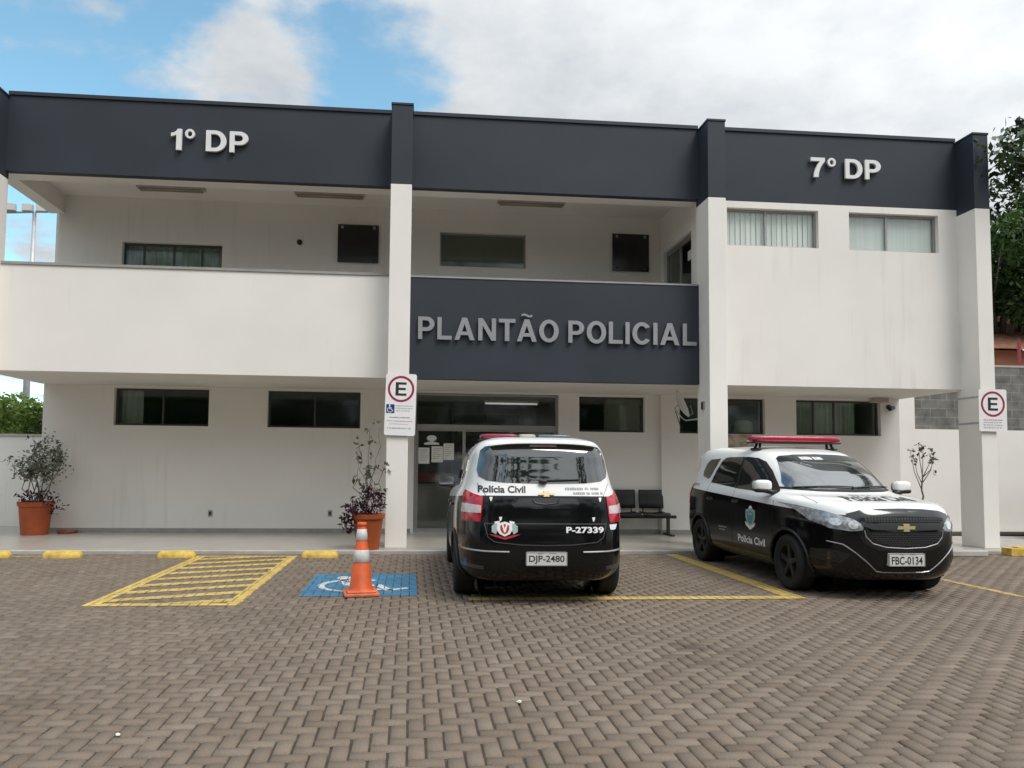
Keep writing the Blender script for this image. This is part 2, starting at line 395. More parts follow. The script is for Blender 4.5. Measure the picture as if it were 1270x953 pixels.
# ------------------------------------------------------------------ mesh helpers
class MB:
    """collects shapes into one mesh"""
    def __init__(s):
        s.v = []; s.f = []; s.m = []
    def add(s, vs, fs, mi=0):
        o = len(s.v)
        s.v += [tuple(p) for p in vs]
        s.f += [tuple(i + o for i in f) for f in fs]
        s.m += [mi] * len(fs)
        return s
    def box(s, x0, x1, y0, y1, z0, z1, mi=0):
        v = [(x0, y0, z0), (x1, y0, z0), (x1, y1, z0), (x0, y1, z0), (x0, y0, z1), (x1, y0, z1), (x1, y1, z1), (x0, y1, z1)]
        return s.add(v, [(3, 2, 1, 0), (4, 5, 6, 7), (0, 1, 5, 4), (1, 2, 6, 5), (2, 3, 7, 6), (3, 0, 4, 7)], mi)
    def quad(s, a, b, c, d, mi=0):
        return s.add([a, b, c, d], [(0, 1, 2, 3)], mi)
    def frame(s, x0, x1, z0, z1, y0, y1, t, mi=0):
        s.box(x0, x1, y0, y1, z1 - t, z1, mi); s.box(x0, x1, y0, y1, z0, z0 + t, mi)
        s.box(x0, x0 + t, y0, y1, z0 + t, z1 - t, mi); s.box(x1 - t, x1, y0, y1, z0 + t, z1 - t, mi)
        return s
    def cyl(s, p0, p1, r0, r1=None, n=16, mi=0, caps=True):
        r1 = r0 if r1 is None else r1
        p0, p1 = Vector(p0), Vector(p1)
        d = (p1 - p0).normalized()
        a = d.orthogonal().normalized(); b = d.cross(a)
        vs = []
        for p, r in ((p0, r0), (p1, r1)):
            for i in range(n):
                t = 2 * math.pi * i / n
                vs.append(p + a * (r * math.cos(t)) + b * (r * math.sin(t)))
        fs = [(i, (i + 1) % n, n + (i + 1) % n, n + i) for i in range(n)]
        if caps:
            fs += [tuple(range(n - 1, -1, -1)), tuple(range(n, 2 * n))]
        return s.add(vs, fs, mi)
    def tube(s, pts, r, n=8, mi=0):
        pts = [Vector(p) for p in pts]
        rs = r if isinstance(r, (list, tuple)) else [r] * len(pts)
        vs = []; up = None
        for i, p in enumerate(pts):
            d = (pts[min(i + 1, len(pts) - 1)] - pts[max(i - 1, 0)]).normalized()
            a = d.orthogonal().normalized() if up is None else (up - d * up.dot(d)).normalized()
            up = a; b = d.cross(a)
            for k in range(n):
                t = 2 * math.pi * k / n
                vs.append(p + a * (rs[i] * math.cos(t)) + b * (rs[i] * math.sin(t)))
        fs = []
        for i in range(len(pts) - 1):
            for k in range(n):
                fs.append((i * n + k, i * n + (k + 1) % n, (i + 1) * n + (k + 1) % n, (i + 1) * n + k))
        fs += [tuple(range(n - 1, -1, -1)), tuple(range((len(pts) - 1) * n, len(pts) * n))]
        return s.add(vs, fs, mi)
    def lathe(s, prof, n=32, c=(0, 0, 0), axis='z', mi=0):
        vs = []; fs = []
        for r, h in prof:
            for i in range(n):
                t = 2 * math.pi * i / n
                if axis == 'z': vs.append((c[0] + r * math.cos(t), c[1] + r * math.sin(t), c[2] + h))
                else: vs.append((c[0] + r * math.cos(t), c[1] + h, c[2] + r * math.sin(t)))
        for j in range(len(prof) - 1):
            for i in range(n):
                q = (j * n + i, j * n + (i + 1) % n, (j + 1) * n + (i + 1) % n, (j + 1) * n + i)
                fs.append(q if axis == 'z' else q[::-1])
        return s.add(vs, fs, mi)
    def prism(s, poly, y0, y1, mi=0):
        """polygon in x,z, pushed from y0 to y1"""
        n = len(poly)
        vs = [(x, y0, z) for x, z in poly] + [(x, y1, z) for x, z in poly]
        fs = [tuple(range(n)), tuple(range(2 * n - 1, n - 1, -1))]
        fs += [(i + n, (i + 1) % n + n, (i + 1) % n, i) for i in range(n)]
        return s.add(vs, fs, mi)
    def build(s, name, mats, parent=None, smooth=False, bevel=0.0, auto=None, seg=2):
        me = bpy.data.meshes.new(name)
        me.from_pydata(s.v, [], s.f)
        mats = mats if isinstance(mats, (list, tuple)) else [mats]
        for m in mats: me.materials.append(m)
        if len(mats) > 1:
            me.polygons.foreach_set('material_index', s.m)
        if smooth or auto:
            me.polygons.foreach_set('use_smooth', [True] * len(me.polygons))
            if auto: me.set_sharp_from_angle(angle=R(auto))
        me.update()
        return link(name, me, parent, bevel, seg)

def link(name, me, parent=None, bevel=0.0, seg=2):
    o = bpy.data.objects.new(name, me)
    COL.objects.link(o)
    if parent is not None: o.parent = parent
    if bevel > 0:
        b = o.modifiers.new('edge', 'BEVEL'); b.width = bevel; b.segments = seg; b.limit_method = 'ANGLE'; b.angle_limit = R(40)
    return o

def tag(o, label=None, cat=None, group=None, kind=None):
    if label: o['label'] = label
    if cat: o['category'] = cat
    if group: o['group'] = group
    if kind: o['kind'] = kind
    return o

def thing(name, loc, label, cat, group=None, rz=0.0):
    o = bpy.data.objects.new(name, None)
    o.empty_display_size = 0.2
    COL.objects.link(o)
    o.location = loc; o.rotation_euler = (0, 0, rz)
    return tag(o, label, cat, group)

def wall_mb(x0, x1, z0, z1, y0, y1, holes=(), mb=None, axis='x', mi=0):
    """a wall slab with openings: only outer faces and the reveals of the openings. axis 'y': the wall runs along y and x0.. are y values"""
    mb = mb or MB()
    xs = sorted({x0, x1, *[h[0] for h in holes], *[h[1] for h in holes]})
    zs = sorted({z0, z1, *[h[2] for h in holes], *[h[3] for h in holes]})
    xs = [x for x in xs if x0 <= x <= x1]; zs = [z for z in zs if z0 <= z <= z1]
    def solid(i, j):
        if i < 0 or j < 0 or i >= len(xs) - 1 or j >= len(zs) - 1: return False
        cx, cz = (xs[i] + xs[i + 1]) / 2, (zs[j] + zs[j + 1]) / 2
        return not any(h[0] < cx < h[1] and h[2] < cz < h[3] for h in holes)
    P3 = (lambda a, b, c: (a, b, c)) if axis == 'x' else (lambda a, b, c: (b, a, c))
    def q(*ps):
        ps = [P3(*p) for p in ps]
        mb.quad(*(ps if axis == 'x' else ps[::-1]), mi)
    for i in range(len(xs) - 1):
        for j in range(len(zs) - 1):
            if not solid(i, j): continue
            a, b, c, d = xs[i], xs[i + 1], zs[j], zs[j + 1]
            q((a, y0, c), (b, y0, c), (b, y0, d), (a, y0, d))
            q((b, y1, c), (a, y1, c), (a, y1, d), (b, y1, d))
            if not solid(i - 1, j): q((a, y1, c), (a, y0, c), (a, y0, d), (a, y1, d))
            if not solid(i + 1, j): q((b, y0, c), (b, y1, c), (b, y1, d), (b, y0, d))
            if not solid(i, j - 1): q((a, y1, c), (b, y1, c), (b, y0, c), (a, y0, c))
            if not solid(i, j + 1): q((a, y0, d), (b, y0, d), (b, y1, d), (a, y1, d))
    return mb

def text_mesh(body, bold=0.0, extrude=0.0, res=4):
    """outline of a string in the built-in font: (verts, faces) of the mesh, cap height about 0.73"""
    cu = bpy.data.curves.new('t', 'FONT')
    cu.body = body; cu.extrude = extrude; cu.offset = bold; cu.resolution_u = res
    o = bpy.data.objects.new('t', cu); COL.objects.link(o)
    dg = bpy.context.evaluated_depsgraph_get()
    me = bpy.data.meshes.new_from_object(o.evaluated_get(dg))
    v = [tuple(p.co) for p in me.vertices]; f = [tuple(p.vertices) for p in me.polygons]
    bpy.data.objects.remove(o); bpy.data.curves.remove(cu); bpy.data.meshes.remove(me)
    return v, f

def text_fit(body, w, h, bold=0.02, extrude=0.0):
    """string scaled to exactly w by h, lower left corner at 0,0"""
    v, f = text_mesh(body, bold, extrude)
    x0 = min(p[0] for p in v); x1 = max(p[0] for p in v); y0 = min(p[1] for p in v); y1 = max(p[1] for p in v)
    sx = w / (x1 - x0); sy = h / (y1 - y0)
    return [((p[0] - x0) * sx, (p[1] - y0) * sy, p[2]) for p in v], f

def _arc(cx, cy, rx, ry, a0, a1, n=18):
    return [(cx + rx * math.cos(R(a0 + (a1 - a0) * k / n)), cy + ry * math.sin(R(a0 + (a1 - a0) * k / n))) for k in range(n + 1)]
def glyph(ch):
    """bold grotesque capitals, cap height 1: (width, outer loops, holes)"""
    s = .182
    if ch == 'P': return .70, [[(0, 0), (s, 0), (s, .36), (.36, .36)] + _arc(.36, .68, .34, .32, -90, 90) + [(0, 1)]], [[(s, .525), (.34, .525)] + _arc(.34, .68, .155, .155, -90, 90) + [(s, .835)]]
    if ch == 'L': return .62, [[(0, 0), (.62, 0), (.62, .17), (s, .17), (s, 1), (0, 1)]], []
    if ch in 'AÃ':
        o = [[(0, 0), (.205, 0), (.275, .22), (.595, .22), (.665, 0), (.87, 0), (.54, 1), (.33, 1)]]
        if ch == 'Ã':
            t = [(.20 + .47 * k / 16, 1.175 + .04 * math.sin(k / 16 * 2 * math.pi)) for k in range(17)]
            o.append([(x, y - .045) for x, y in t] + [(x, y + .045) for x, y in t[::-1]])
        return .87, o, [[(.328, .375), (.542, .375), (.435, .72)]]
    if ch == 'N': return .77, [[(0, 0), (.185, 0), (.185, .68), (.575, 0), (.77, 0), (.77, 1), (.585, 1), (.585, .34), (.20, 1), (0, 1)]], []
    if ch == 'T': return .72, [[(.262, 0), (.458, 0), (.458, .83), (.72, .83), (.72, 1), (0, 1), (0, .83), (.262, .83)]], []
    if ch == 'O': return .86, [_arc(.43, .5, .43, .515, 0, 360, 48)[:-1]], [_arc(.43, .5, .225, .345, 0, 360, 48)[:-1]]
    if ch == 'C': return .82, [_arc(.43, .5, .43, .515, 35, 325, 44) + _arc(.43, .5, .225, .345, 318, 42, 44)], []
    if ch == 'I': return s, [[(0, 0), (s, 0), (s, 1), (0, 1)]], []
    if ch == 'D': return .76, [[(0, 0), (.34, 0)] + _arc(.34, .5, .42, .5, -90, 90, 30) + [(0, 1)]], [[(s, .17), (.33, .17)] + _arc(.33, .5, .225, .33, -90, 90, 26) + [(s, .83)]]
    if ch == 'E': return .66, [[(0, 0), (.66, 0), (.66, .17), (s, .17), (s, .425), (.61, .425), (.61, .59), (s, .59), (s, .83), (.65, .83), (.65, 1), (0, 1)]], []
    if ch == '1': return .40, [[(.20, 0), (.40, 0), (.40, 1), (.245, 1)] + [(.20, .90), (.12, .83), (.0, .79), (.0, .63), (.11, .67), (.20, .72)]], []
    if ch == '7': return .62, [[(.12, 0), (.325, 0), (.345, .20), (.40, .42), (.49, .63), (.62, .83), (.62, 1), (0, 1), (0, .82), (.405, .82), (.29, .64), (.20, .43), (.14, .20)]], []
    if ch == 'º': return .36, [_arc(.18, .79, .18, .225, 0, 360, 30)[:-1]], [_arc(.18, .79, .085, .125, 0, 360, 30)[:-1]]
def glyph_mesh(ch, sx, sz, y0, y1, mb):
    """solid letter standing in the x-z plane between y0 (front) and y1"""
    w, outer, holes = glyph(ch)
    loops = [list(l) for l in outer] + [list(l) for l in holes]
    v2 = []; e = []
    for l in loops:
        k = len(v2); v2 += l; e += [(k + i, k + (i + 1) % len(l)) for i in range(len(l))]
    r = delaunay_2d_cdt([Vector(p) for p in v2], e, [], 1, 1e-7)
    P = r[0]
    def in_hole(f):
        x = sum(P[i].x for i in f) / len(f); y = sum(P[i].y for i in f) / len(f); c = False
        for l in holes:
            for i in range(len(l)):
                (x1, y1), (x2, y2) = l[i - 1], l[i]
                if (y1 > y) != (y2 > y) and x < (x2 - x1) * (y - y1) / (y2 - y1) + x1: c = not c
        return c
    T = [f for f in r[2] if not in_hole(f)]
    mb.add([(p.x * sx, y0, p.y * sz) for p in P], [f if (P[f[1]] - P[f[0]]).cross(P[f[2]] - P[f[0]]) > 0 else f[::-1] for f in T])
    mb.add([(p.x * sx, y1, p.y * sz) for p in P], [f if (P[f[1]] - P[f[0]]).cross(P[f[2]] - P[f[0]]) < 0 else f[::-1] for f in T])
    for l in loops:
        area = sum(l[i - 1][0] * l[i][1] - l[i][0] * l[i - 1][1] for i in range(len(l)))
        hole = l in [list(h) for h in holes]
        if (area > 0) == hole: l = l[::-1]
        n = len(l)
        mb.add([(p[0] * sx, y0, p[1] * sz) for p in l] + [(p[0] * sx, y1, p[1] * sz) for p in l], [(i, i + n, (i + 1) % n + n, (i + 1) % n) for i in range(n)])
    return w

def letter_sign(name, label, body, x0, x1, zbase, cap, ywall, thick, mt, gap=.12):
    """raised letters, each a part of its own, standing off the wall on studs"""
    kern = {('L', 'A'): -.01, ('A', 'N'): .03, ('T', 'Ã'): -.06, ('P', 'O'): -.01, ('A', 'L'): .03, ('Ã', 'O'): -.02}
    xs = []; x = 0
    for i, ch in enumerate(body):
        if ch == ' ': x += .30; continue
        w = glyph(ch)[0]; xs.append((ch, x, w))
        x += w + gap + (kern.get((ch, body[i + 1]), 0) if i + 1 < len(body) else 0)
    total = x - gap; k = (x1 - x0) / total; c = (x0 + x1) / 2
    t = thing(name, (c, ywall, zbase), label, 'sign')
    for ch, x, w in xs:
        mb = MB(); glyph_mesh(ch, k, cap, -.028 - thick, -.028, mb)
        off = x0 + x * k - c
        mb.v = [(a + off, b, d) for a, b, d in mb.v]
        o = mb.build('letter', mt, t)
        st = MB(); zc = .12 if ch not in 'º7' else .85
        st.cyl((off + (w * k * .12 if ch not in 'ºT71' else w * k * .5), -.028, cap * zc), (off + (w * k * .12 if ch not in 'ºT71' else w * k * .5), 0, cap * zc), .012, n=8)
        st.build('stud', M['darkgrey'], o)
    return t
# ------------------------------------------------------------------ the setting: ground, pavers, paint
YB = 2.65            # front face of the recessed walls
def structure(name, o):
    o['kind'] = 'structure'; return o

g = MB(); g.quad((-160, -120, -0.05), (200, -120, -0.05), (200, 260, -0.05), (-160, 260, -0.05))
structure('ground', g.build('ground', M['groundfar']))
g = MB(); g.quad((-16, -17, -0.012), (20, -17, -0.012), (20, 4.0, -0.012), (-16, 4.0, -0.012))
structure('joint_bed', g.build('paving_bed', M['joint']))

W_ = 0.094
def paver_rects():
    """90 degree herringbone, axes along and across the facade"""
    out = []
    X0, X1, Y0, Y1 = -15.0, 18.0, -16.0, -0.34
    ix0, ix1 = int(X0 / W_), int(X1 / W_); iy0, iy1 = int(Y0 / W_), int(Y1 / W_) + 1
    for i in range(ix0, ix1):
        for j in range(iy0, iy1):
            r = (i - j) % 4
            x, y = i * W_, j * W_
            if r == 0: out.append((x, x + 2 * W_, y, y + W_))
            elif r == 3: out.append((x, x + W_, y, y + 2 * W_))
    return np.array(out)
RECTS = paver_rects()
RECTS = RECTS[(RECTS[:, 3] <= -0.30)]
def build_pavers():
    n = len(RECTS)
    gap = 0.0058; ch = 0.0045
    jit = rng.normal(0, 0.0012, (n, 2))
    x0 = RECTS[:, 0] + gap + jit[:, 0]; x1 = RECTS[:, 1] - gap + jit[:, 0]
    y0 = RECTS[:, 2] + gap + jit[:, 1]; y1 = RECTS[:, 3] - gap + jit[:, 1]
    z = np.clip(rng.normal(0, 0.0012, n), -0.003, 0.0015)
    tx = rng.normal(0, 0.005, n); ty = rng.normal(0, 0.005, n)
    cx, cy = (x0 + x1) / 2, (y0 + y1) / 2
    def P(x, y, dz): return np.stack([x, y, z + dz + tx * (x - cx) + ty * (y - cy)], -1)
    b = -0.011
    vs = np.stack([P(x0 + ch, y0 + ch, 0), P(x1 - ch, y0 + ch, 0), P(x1 - ch, y1 - ch, 0), P(x0 + ch, y1 - ch, 0),
                   P(x0, y0, b), P(x1, y0, b), P(x1, y1, b), P(x0, y1, b)], 1).reshape(-1, 3)
    f0 = np.array([[0, 1, 2, 3], [4, 5, 1, 0], [5, 6, 2, 1], [6, 7, 3, 2], [7, 4, 0, 3]])
    fs = (f0[None] + 8 * np.arange(n)[:, None, None]).reshape(-1, 4)
    me = bpy.data.meshes.new('paving')
    me.vertices.add(len(vs)); me.vertices.foreach_set('co', vs.ravel())
    me.loops.add(fs.size); me.loops.foreach_set('vertex_index', fs.ravel())
    me.polygons.add(len(fs)); me.polygons.foreach_set('loop_start', np.arange(len(fs)) * 4)
    tone = np.clip(rng.normal(0.52, 0.13, n), 0, 1)
    at = me.attributes.new('tone', 'FLOAT', 'FACE'); at.data.foreach_set('value', np.repeat(tone, 5))
    me.materials.append(M['paver'])
    me.update(calc_edges=True); me.validate()
    structure('paving', link('paving', me))
build_pavers()

def clip_poly(poly, rect):
    x0, x1, y0, y1 = rect
    def cut(p, inside, inter):
        out = []
        for i in range(len(p)):
            a, b = p[i - 1], p[i]
            ia, ib = inside(a), inside(b)
            if ib:
                if not ia: out.append(inter(a, b))
                out.append(b)
            elif ia: out.append(inter(a, b))
        return out
    def ix(v): return lambda a, b: (v, a[1] + (b[1] - a[1]) * (v - a[0]) / (b[0] - a[0]))
    def iy(v): return lambda a, b: (a[0] + (b[0] - a[0]) * (v - a[1]) / (b[1] - a[1]), v)
    for ins, it in ((lambda p: p[0] >= x0, ix(x0)), (lambda p: p[0] <= x1, ix(x1)), (lambda p: p[1] >= y0, iy(y0)), (lambda p: p[1] <= y1, iy(y1))):
        if not poly: break
        poly = cut(poly, ins, it)
    return poly
def painted(name, polys, m, z):
    """paint lies on the paver tops only, so the joints stay dark"""
    mb = MB()
    e = 0.0048
    for poly in polys:
        px = [p[0] for p in poly]; py = [p[1] for p in poly]
        s = (RECTS[:, 0] < max(px)) & (RECTS[:, 1] > min(px)) & (RECTS[:, 2] < max(py)) & (RECTS[:, 3] > min(py))
        for r in RECTS[s]:
            c = clip_poly(list(poly), (r[0] + e, r[1] - e, r[2] + e, r[3] - e))
            if len(c) >= 3: mb.add([(x, y, z) for x, y in c], [tuple(range(len(c)))])
    return structure(name, mb.build(name, m))
def bar(a, b, w):
    a, b = Vector((*a, 0)), Vector((*b, 0)); d = (b - a).normalized(); n = Vector((-d.y, d.x, 0)) * w / 2
    return [tuple((a - n)[:2]), tuple((b - n)[:2]), tuple((b + n)[:2]), tuple((a + n)[:2])]
# hatched zone beside the disabled bay
hx0, hx1, hy0, hy1 = -3.17, -1.68, -4.62, -0.62
polys = [bar((hx0 + .07, hy0), (hx0 + .07, hy1), .14), bar((hx1 - .07, hy0), (hx1 - .07, hy1), .14),
         bar((hx0 + .14, hy0 + .07), (hx1 - .14, hy0 + .07), .14), bar((hx0 + .14, hy1 - .05), (hx1 - .14, hy1 - .05), .10)]
y = hy0 - 0.18
while y < hy1 - 0.15:
    a, b = (hx0 + .12, y), (hx1 - .12, y + 0.50)
    p = bar(a, b, 0.165)
    p = clip_poly(p, (hx0 + .14, hx1 - .14, hy0 + .15, hy1 - .11))
    if len(p) >= 3: polys.append(p)
    y += 0.47
painted('hatched_road_marking', polys, M['yellowp'], 0.0036)
painted('bay_line_marking', [bar((0.62, -4.33), (4.29, -4.33), .17), bar((4.19, -4.24), (4.19, -0.45), .20)], M['yellowp'], 0.0036)
painted('bay_line_marking', [bar((6.80, -4.40), (6.80, -0.50), .10)], M['yellowthin'], 0.0036)
painted('bay_line_marking', [bar((-6.3, -0.72), (-4.9, -0.66), .06)], M['yellowthin'], 0.0036)
painted('blue_bay_marking', [[(-1.17, -4.12), (0.08, -4.12), (0.08, -2.51), (-1.17, -2.51)]], M['bluep'], 0.0036)
# wheelchair symbol, seen lying on its back from the aisle side
sym = []
cx, cy, rr = -0.62, -3.42, 0.41
for k in range(26):
    a0 = R(58 + k * 10); a1 = R(58 + (k + 1) * 10 + 1)
    p = lambda a, r_: (cx + r_ * math.cos(a), cy + r_ * math.sin(a) * 1.05)
    sym.append([p(a0, rr - .055), p(a0, rr + .02), p(a1, rr + .02), p(a1, rr - .055)])
hd = [(-0.80 + .085 * math.cos(t * math.pi / 6), -2.86 + .15 * math.sin(t * math.pi / 6)) for t in range(12)]
sym += [hd, bar((-0.79, -2.98), (-0.70, -3.42), .11), bar((-0.78, -3.18), (-0.50, -3.16), .07), bar((-0.70, -3.42), (-0.36, -3.42), .09),
        bar((-0.37, -3.38), (-0.22, -3.78), .09), bar((-0.24, -3.76), (-0.02, -3.62), .08)]
painted('wheelchair_marking', sym, M['whitep'], 0.0056)

# walkway slab with its kerb edge
mb = MB(); mb.box(-14, 10.45, -0.20, YB + 8.4, -0.1, 0.05)
structure('walkway', mb.build('walkway', M['floor']))
mb = MB(); mb.box(-14, 10.45, -0.32, -0.203, -0.1, 0.047)
structure('kerb', mb.build('kerb', M['kerb'], bevel=0.012))
mb = MB(); mb.box(10.47, 20, -0.32, 3.78, -0.1, 0.02)
structure('side_path', mb.build('side_path', M['kerb']))
mb = MB(); mb.box(10.47, 20, 2.6, 3.3, 0.0, 0.05)
structure('soil_strip', mb.build('soil_strip', M['soil']))

# ------------------------------------------------------------------ the police station
B = thing('police_station', (0, 0, 0), 'two-storey white police station with dark grey roof bands and a recessed ground floor', 'building')
ZC = 0.05; ZS = 2.87; ZBT = 4.66; ZR = 6.18; ZT = 7.52; YF = 0.45; ZU = 6.56; YI = 11.0
COLX = [(-7.08, -6.74), (-0.41, -0.06), (5.03, 5.345), (9.93, 10.215)]
for a, b in COLX:
    mb = MB(); mb.box(a, b, 0.0, 0.55, ZC, 6.06)
    c = mb.build('column', M['wall'], B, bevel=0.008)
    mb = MB(); mb.box(a, b, 0.0, 0.55, 6.06, 7.41)
    mb.box(a - .012, b + .012, -.012, .57, 7.41, 7.45, 1)
    mb.build('column_cap', [M['band'], M['coping']], c, bevel=0.006)
bays = [(COLX[0][1], COLX[1][0]), (COLX[1][1], COLX[2][0]), (COLX[2][1], COLX[3][0])]
for a, b in bays:
    mb = MB(); mb.box(a, b, YF, YF + 0.14, ZR, ZT - .06)
    p = mb.build('parapet', M['band'], B)
    mb = MB(); mb.box(a, b, YF - .025, YF + .18, ZT - .06, ZT)
    mb.build('coping', M['coping'], p)
# white beam behind the parapets and the roof
mb = MB(); mb.box(-7.06, 10.2, YF + .143, YF + .45, ZR + .008, ZU)
mb.build('roof_beam', M['soffit'], B)
mb = MB(); mb.box(-7.0, 10.2, YF + .453, YB + .02, ZU, ZU + .12)
mb.build('ceiling', M['soffit'], B)
mb = MB(); mb.box(-7.05, 10.2, YF + .16, YI, ZU + .14, ZU + .30)
mb.build('roof', M['roof'], B)
mb = MB(); mb.box(-7.06, -6.78, 0.905, YB - .003, ZR + .02, ZT - .3)
mb.build('side_beam', M['soffit'], B)
# balcony slab and fronts
mb = MB(); mb.box(-7.06, 10.18, YF + .16, YB - .002, ZS, ZS + .16)
mb.build('balcony_slab', M['soffit'], B)
mb = MB(); mb.box(-7.06, COLX[1][0], YF, YF + .15, ZS - .01, ZBT - .045)
p = mb.build('balcony_wall', M['wall'], B, bevel=0.006)
mb = MB(); mb.box(-7.06, COLX[1][0], YF - .02, YF + .17, ZBT - .045, ZBT)
mb.build('capping', M['capgrey'], p)
mb = MB(); mb.box(-7.06, -6.91, YF + .153, YB - .003, ZS + .162, ZBT - .045)
mb.build('balcony_side_wall', M['wall'], B)
mb = MB(); mb.box(COLX[1][1], COLX[2][0], YF, YF + .15, ZS - .01, ZBT - .05)
p = mb.build('entrance_fascia', M['band'], B)
mb = MB(); mb.box(COLX[1][1], COLX[2][0], YF - .012, YF + .165, ZBT - .05, ZBT - .02)
mb.build('capping', M['capgrey'], p)

lower = [(-5.72, -3.94, 2.10, 2.82), (-2.82, -1.02, 2.10, 2.82), (0.05, 2.96, 0.052, 2.84), (3.38, 4.74, 2.10, 2.82)]
lower2 = [(5.44, 7.25, 2.09, 2.82), (7.92, 9.76, 2.09, 2.82)]
upper = [(-5.68, -3.78, 4.90, 5.69), (0.51, 2.27, 5.41, 6.12)]
# ground floor back walls
mb = wall_mb(-7.02, 5.06, ZC, ZS, YB, YB + .2, lower)
mb.build('ground_floor_wall', M['wall'], B)
mb = wall_mb(5.06, 10.17, ZC, ZS, YB - .1, YB + .2, lower2)
mb.build('ground_floor_wall', M['wall'], B)
mb = MB()
for a, b in ((-7.02, 0.0), (3.0, 5.05)): mb.box(a, b, YB - .015, YB - .001, ZC, ZC + .085)
mb.build('skirting', M['skirting'], B)
mb = MB(); mb.box(5.045, 10.17, YB - .118, YB - .101, ZC, ZC + .085)
mb.build('skirting', M['skirting'], B)
# upper back wall of the balcony
mb = wall_mb(-6.88, 5.25, ZS + .16, ZU, YB, YB + .2, upper)
mb.build('upper_floor_wall', M['wall'], B)
# projecting room on the right
bw = [(5.56, 7.27, 5.37, 6.06), (7.85, 9.57, 5.36, 6.06)]
mb = wall_mb(5.345, 9.93, ZS - .012, ZR - .002, YF, YF + .16, bw)
mb.build('upper_room_wall', M['wall'], B)
sd = [(0.95, 2.45, 3.04, 5.78)]
mb = wall_mb(YF + .163, YB + .0, ZS + .165, ZU, 5.09, 5.25, sd, axis='y')
mb.build('upper_room_wall', M['wall'], B)
mb = MB(); mb.box(10.02, 10.18, 0.56, YI, ZS + .163, ZU)
mb.build('upper_room_wall', M['wall'], B)
# shell of the rest, interior floors
mb = MB(); mb.box(-7.02, -6.84, YB + .203, YI, ZC, ZU); mb.build('end_wall', M['wall'], B)
mb = MB(); mb.box(9.99, 10.17, YB + .203, YI, ZC, ZS + .15); mb.build('end_wall', M['wall'], B)
mb = MB(); mb.box(-7.02, 10.17, YI + .003, YI + .2, ZC, ZU + .3); mb.build('rear_wall', M['intwall'], B)
mb = MB(); mb.box(-6.82, 9.98, YB + .21, YI, ZS + .01, ZS + .16); mb.build('upper_floor', M['intwall'], B)
for a in (-0.45, 3.17, 7.55):
    mb = MB(); mb.box(a, a + .12, YB + .21, YI, ZC, ZS); mb.build('inner_wall', M['intwall'], B)
for a in (-1.2, 3.0, 7.55):
    mb = MB(); mb.box(a, a + .12, YB + .21, YI, ZS + .17, ZU); mb.build('inner_wall', M['intwall'], B)
mb = MB(); mb.box(-6.82, 9.98, 6.6, 6.7, ZC, ZS); mb.build('inner_wall', M['intwall'], B)
mb = MB(); mb.box(-6.82, 9.98, 5.6, 5.7, ZS + .17, ZU); mb.build('inner_wall', M['intwall'], B)

def window(x0, x1, z0, z1, y, fr, t=0.035, mull=(), blind=None, bx=None, gl='glass', name='window', by=0.09):
    """frame set in the opening > pane (and blind); y is the frame's front face"""
    e = 0.004
    mb = MB(); mb.frame(x0 + e, x1 - e, z0 + e, z1 - e, y, y + .05, t)
    for m_ in mull: mb.box(m_ - .018, m_ + .018, y + .004, y + .046, z0 + t, z1 - t)
    w = mb.build(name, fr, B, bevel=0.003)
    mb = MB(); mb.box(x0 + t, x1 - t, y + .022, y + .028, z0 + t, z1 - t)
    mb.build('pane', M[gl], w)
    if blind:
        a, b = bx or (x0 + .02, x1 - .02)
        mb = MB()
        if blind == 'vblind':
            n = int((b - a) / .095)
            for i in range(n):
                xx = a + (i + .5) * (b - a) / n; d = .004 * math.sin(i * 2.1)
                mb.quad((xx - .049, y + by + d, z0), (xx + .049, y + by + .012 - d, z0), (xx + .049, y + by + .012 - d, z1), (xx - .049, y + by + d, z1))
        elif blind == 'curtain':
            n = int((b - a) / .03); ys = [y + by + .03 * math.sin(i * 1.3) + .012 * math.sin(i * 3.1) for i in range(n + 1)]
            for i in range(n):
                xa = a + i * (b - a) / n; xb = a + (i + 1) * (b - a) / n
                mb.quad((xa, ys[i], z0), (xb, ys[i + 1], z0), (xb, ys[i + 1], z1), (xa, ys[i], z1))
        else:
            mb.box(a, b, y + by, y + by + .012, z0, z1)
        mb.build('blind', M[blind], w)
    return w
yw = YB + .10
window(*lower[0], yw, M['bronze'], mull=(-4.83,), blind='curtain', bx=(-5.66, -5.25), by=.16)
window(*lower[1], yw, M['bronze'], mull=(-1.92,))
window(*lower[3], yw, M['bronze'], mull=(3.95,), blind='olive', bx=(4.0, 4.72))
window(*lower2[0], yw - .1, M['bronze'], mull=(6.35,))
window(*lower2[1], yw - .1, M['bronze'], mull=(8.35, 8.8), blind='curtain', bx=(8.02, 9.30), by=.14)
window(*upper[0], yw, M['bronze'], mull=(-5.30, -4.73, -4.19), blind='pale_l' if False else 'curtain', bx=(-5.66, -3.8), by=.20)
window(*upper[1], yw, M['alu'], t=.03, blind='olive', by=.05)
window(*bw[0], YF + .09, M['alu'], mull=(6.32,), blind='vblind', by=.06, gl='clearglass')
window(*bw[1], YF + .09, M['alu'], mull=(8.62,), blind='blind', by=.06, gl='clearglass')
